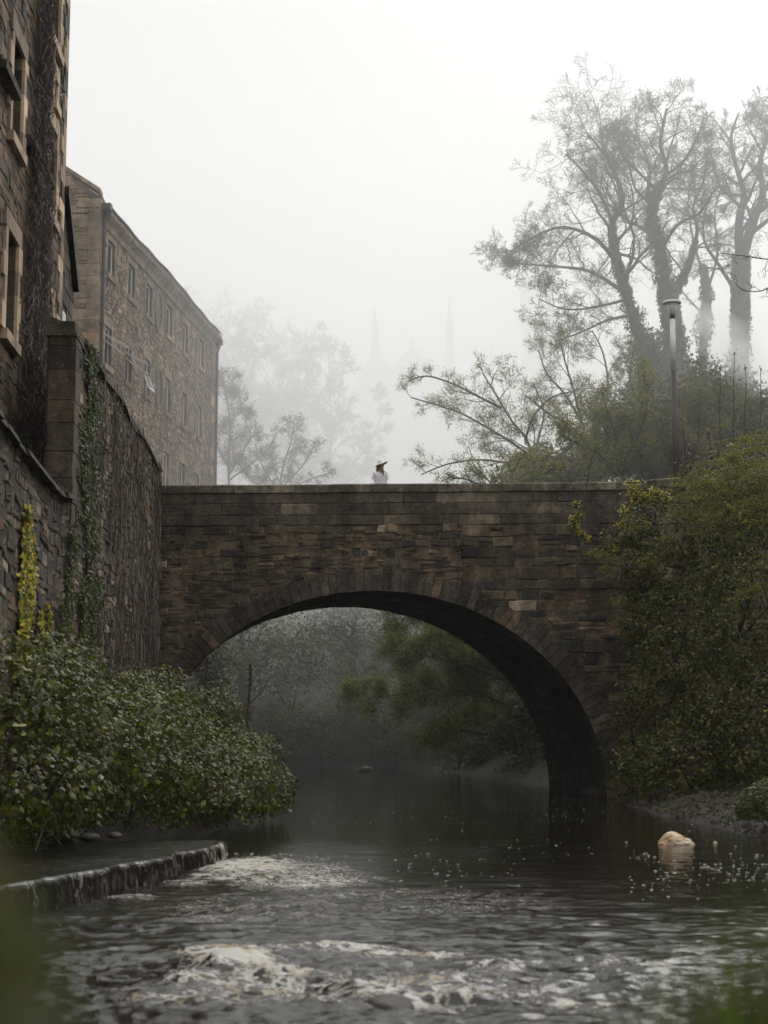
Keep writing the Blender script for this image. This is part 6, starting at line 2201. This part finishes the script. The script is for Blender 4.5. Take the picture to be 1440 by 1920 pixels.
h = box_volume('haze', (-300, -30, -2.2), (300, 950, 70), .00025, (.97, .97, .97))
h['label'] = 'thin pale haze filling the whole valley'; h['category'] = 'haze'
h = box_volume('fog_bank', (-250, 48.5, 7.6), (250, 500, 54), .0138, (.999, .999, .998), .55)
h['label'] = 'thick white fog bank hanging over the valley behind the bridge'; h['category'] = 'fog'
h = box_volume('river_mist', (-60, 53.6, -2.0), (60, 300, 7.58), .0030, (.99, .99, .985), .4)
h['label'] = 'thin mist lying over the river beyond the arch'; h['category'] = 'mist'


# steam drifting past the lamp head
def wisp():
    mb = MB()
    a, b = P(1262, 555, 52), P(1480, 740, 51)
    n, m_ = 24, 14
    ax = (b - a); L_ = ax.length; ax.normalize()
    sd = Vector((0, 1, 0)); up = sd.cross(ax)
    V = []
    for i in range(m_ + 1):
        ph = math.pi * i / m_
        for j in range(n):
            th = 2 * math.pi * j / n
            t = -math.cos(ph); r_ = math.sin(ph) * (1.0 + .5 * t)
            V.append(tuple(a.lerp(b, .5 + .56 * t) + sd * (r_ * 1.3 * math.cos(th)) + up * (r_ * .95 * math.sin(th))))
    Q = [(i * n + j, i * n + (j + 1) % n, (i + 1) * n + (j + 1) % n, (i + 1) * n + j) for i in range(m_) for j in range(n)]
    mb.add(V, Q)
    m = bpy.data.materials.new('steam'); m.use_nodes = True
    nt = m.node_tree; nt.nodes.clear(); L = nt.links.new
    o_ = nt.nodes.new('ShaderNodeOutputMaterial'); v = nt.nodes.new('ShaderNodeVolumePrincipled')
    v.inputs['Color'].default_value = (1, 1, 1, 1); v.inputs['Anisotropy'].default_value = .4
    geo = N(nt, 'ShaderNodeNewGeometry')
    # distance from the wisp's axis, in its own radius
    ctr = a.lerp(b, .5)
    sub = N(nt, 'ShaderNodeVectorMath', operation='SUBTRACT'); L(geo.outputs['Position'], sub.inputs[0]); sub.inputs[1].default_value = tuple(ctr)
    def dot(vec, sc):
        d = N(nt, 'ShaderNodeVectorMath', operation='DOT_PRODUCT'); L(sub.outputs[0], d.inputs[0]); d.inputs[1].default_value = tuple(Vector(vec) * sc); return d.outputs['Value']
    cb = N(nt, 'ShaderNodeCombineXYZ')
    L(dot(ax, 1 / (L_ * .56)), cb.inputs[0]); L(dot(sd, 1 / 1.3), cb.inputs[1]); L(dot(up, 1 / .95), cb.inputs[2])
    ln = N(nt, 'ShaderNodeVectorMath', operation='LENGTH'); L(cb.outputs[0], ln.inputs[0])
    fall = N(nt, 'ShaderNodeMapRange'); fall.inputs[1].default_value = 1.0; fall.inputs[2].default_value = .15; fall.inputs[3].default_value = 0; fall.inputs[4].default_value = 1
    L(ln.outputs['Value'], fall.inputs[0])
    nz = N(nt, 'ShaderNodeTexNoise'); nz.inputs['Scale'].default_value = .9; nz.inputs['Detail'].default_value = 4; nz.inputs['Distortion'].default_value = .8
    L(geo.outputs['Position'], nz.inputs['Vector'])
    mr = N(nt, 'ShaderNodeMapRange'); mr.inputs[1].default_value = .36; mr.inputs[2].default_value = .62; L(nz.outputs[0], mr.inputs[0])
    mu = N(nt, 'ShaderNodeMath', operation='MULTIPLY'); L(fall.outputs[0], mu.inputs[0]); L(mr.outputs[0], mu.inputs[1])
    m2 = N(nt, 'ShaderNodeMath', operation='MULTIPLY'); L(mu.outputs[0], m2.inputs[0]); m2.inputs[1].default_value = 1.2
    L(m2.outputs[0], v.inputs['Density']); L(v.outputs[0], o_.inputs['Volume'])
    o = mb.build('steam_wisp', m)
    import bmesh
    bm = bmesh.new(); bm.from_mesh(o.data); bmesh.ops.remove_doubles(bm, verts=bm.verts, dist=1e-4)
    bmesh.ops.recalc_face_normals(bm, faces=bm.faces); bm.to_mesh(o.data); bm.free()
    o['kind'] = 'stuff'; o['label'] = 'pale wisp of steam drifting behind the lamp post'; o['category'] = 'steam'


wisp()
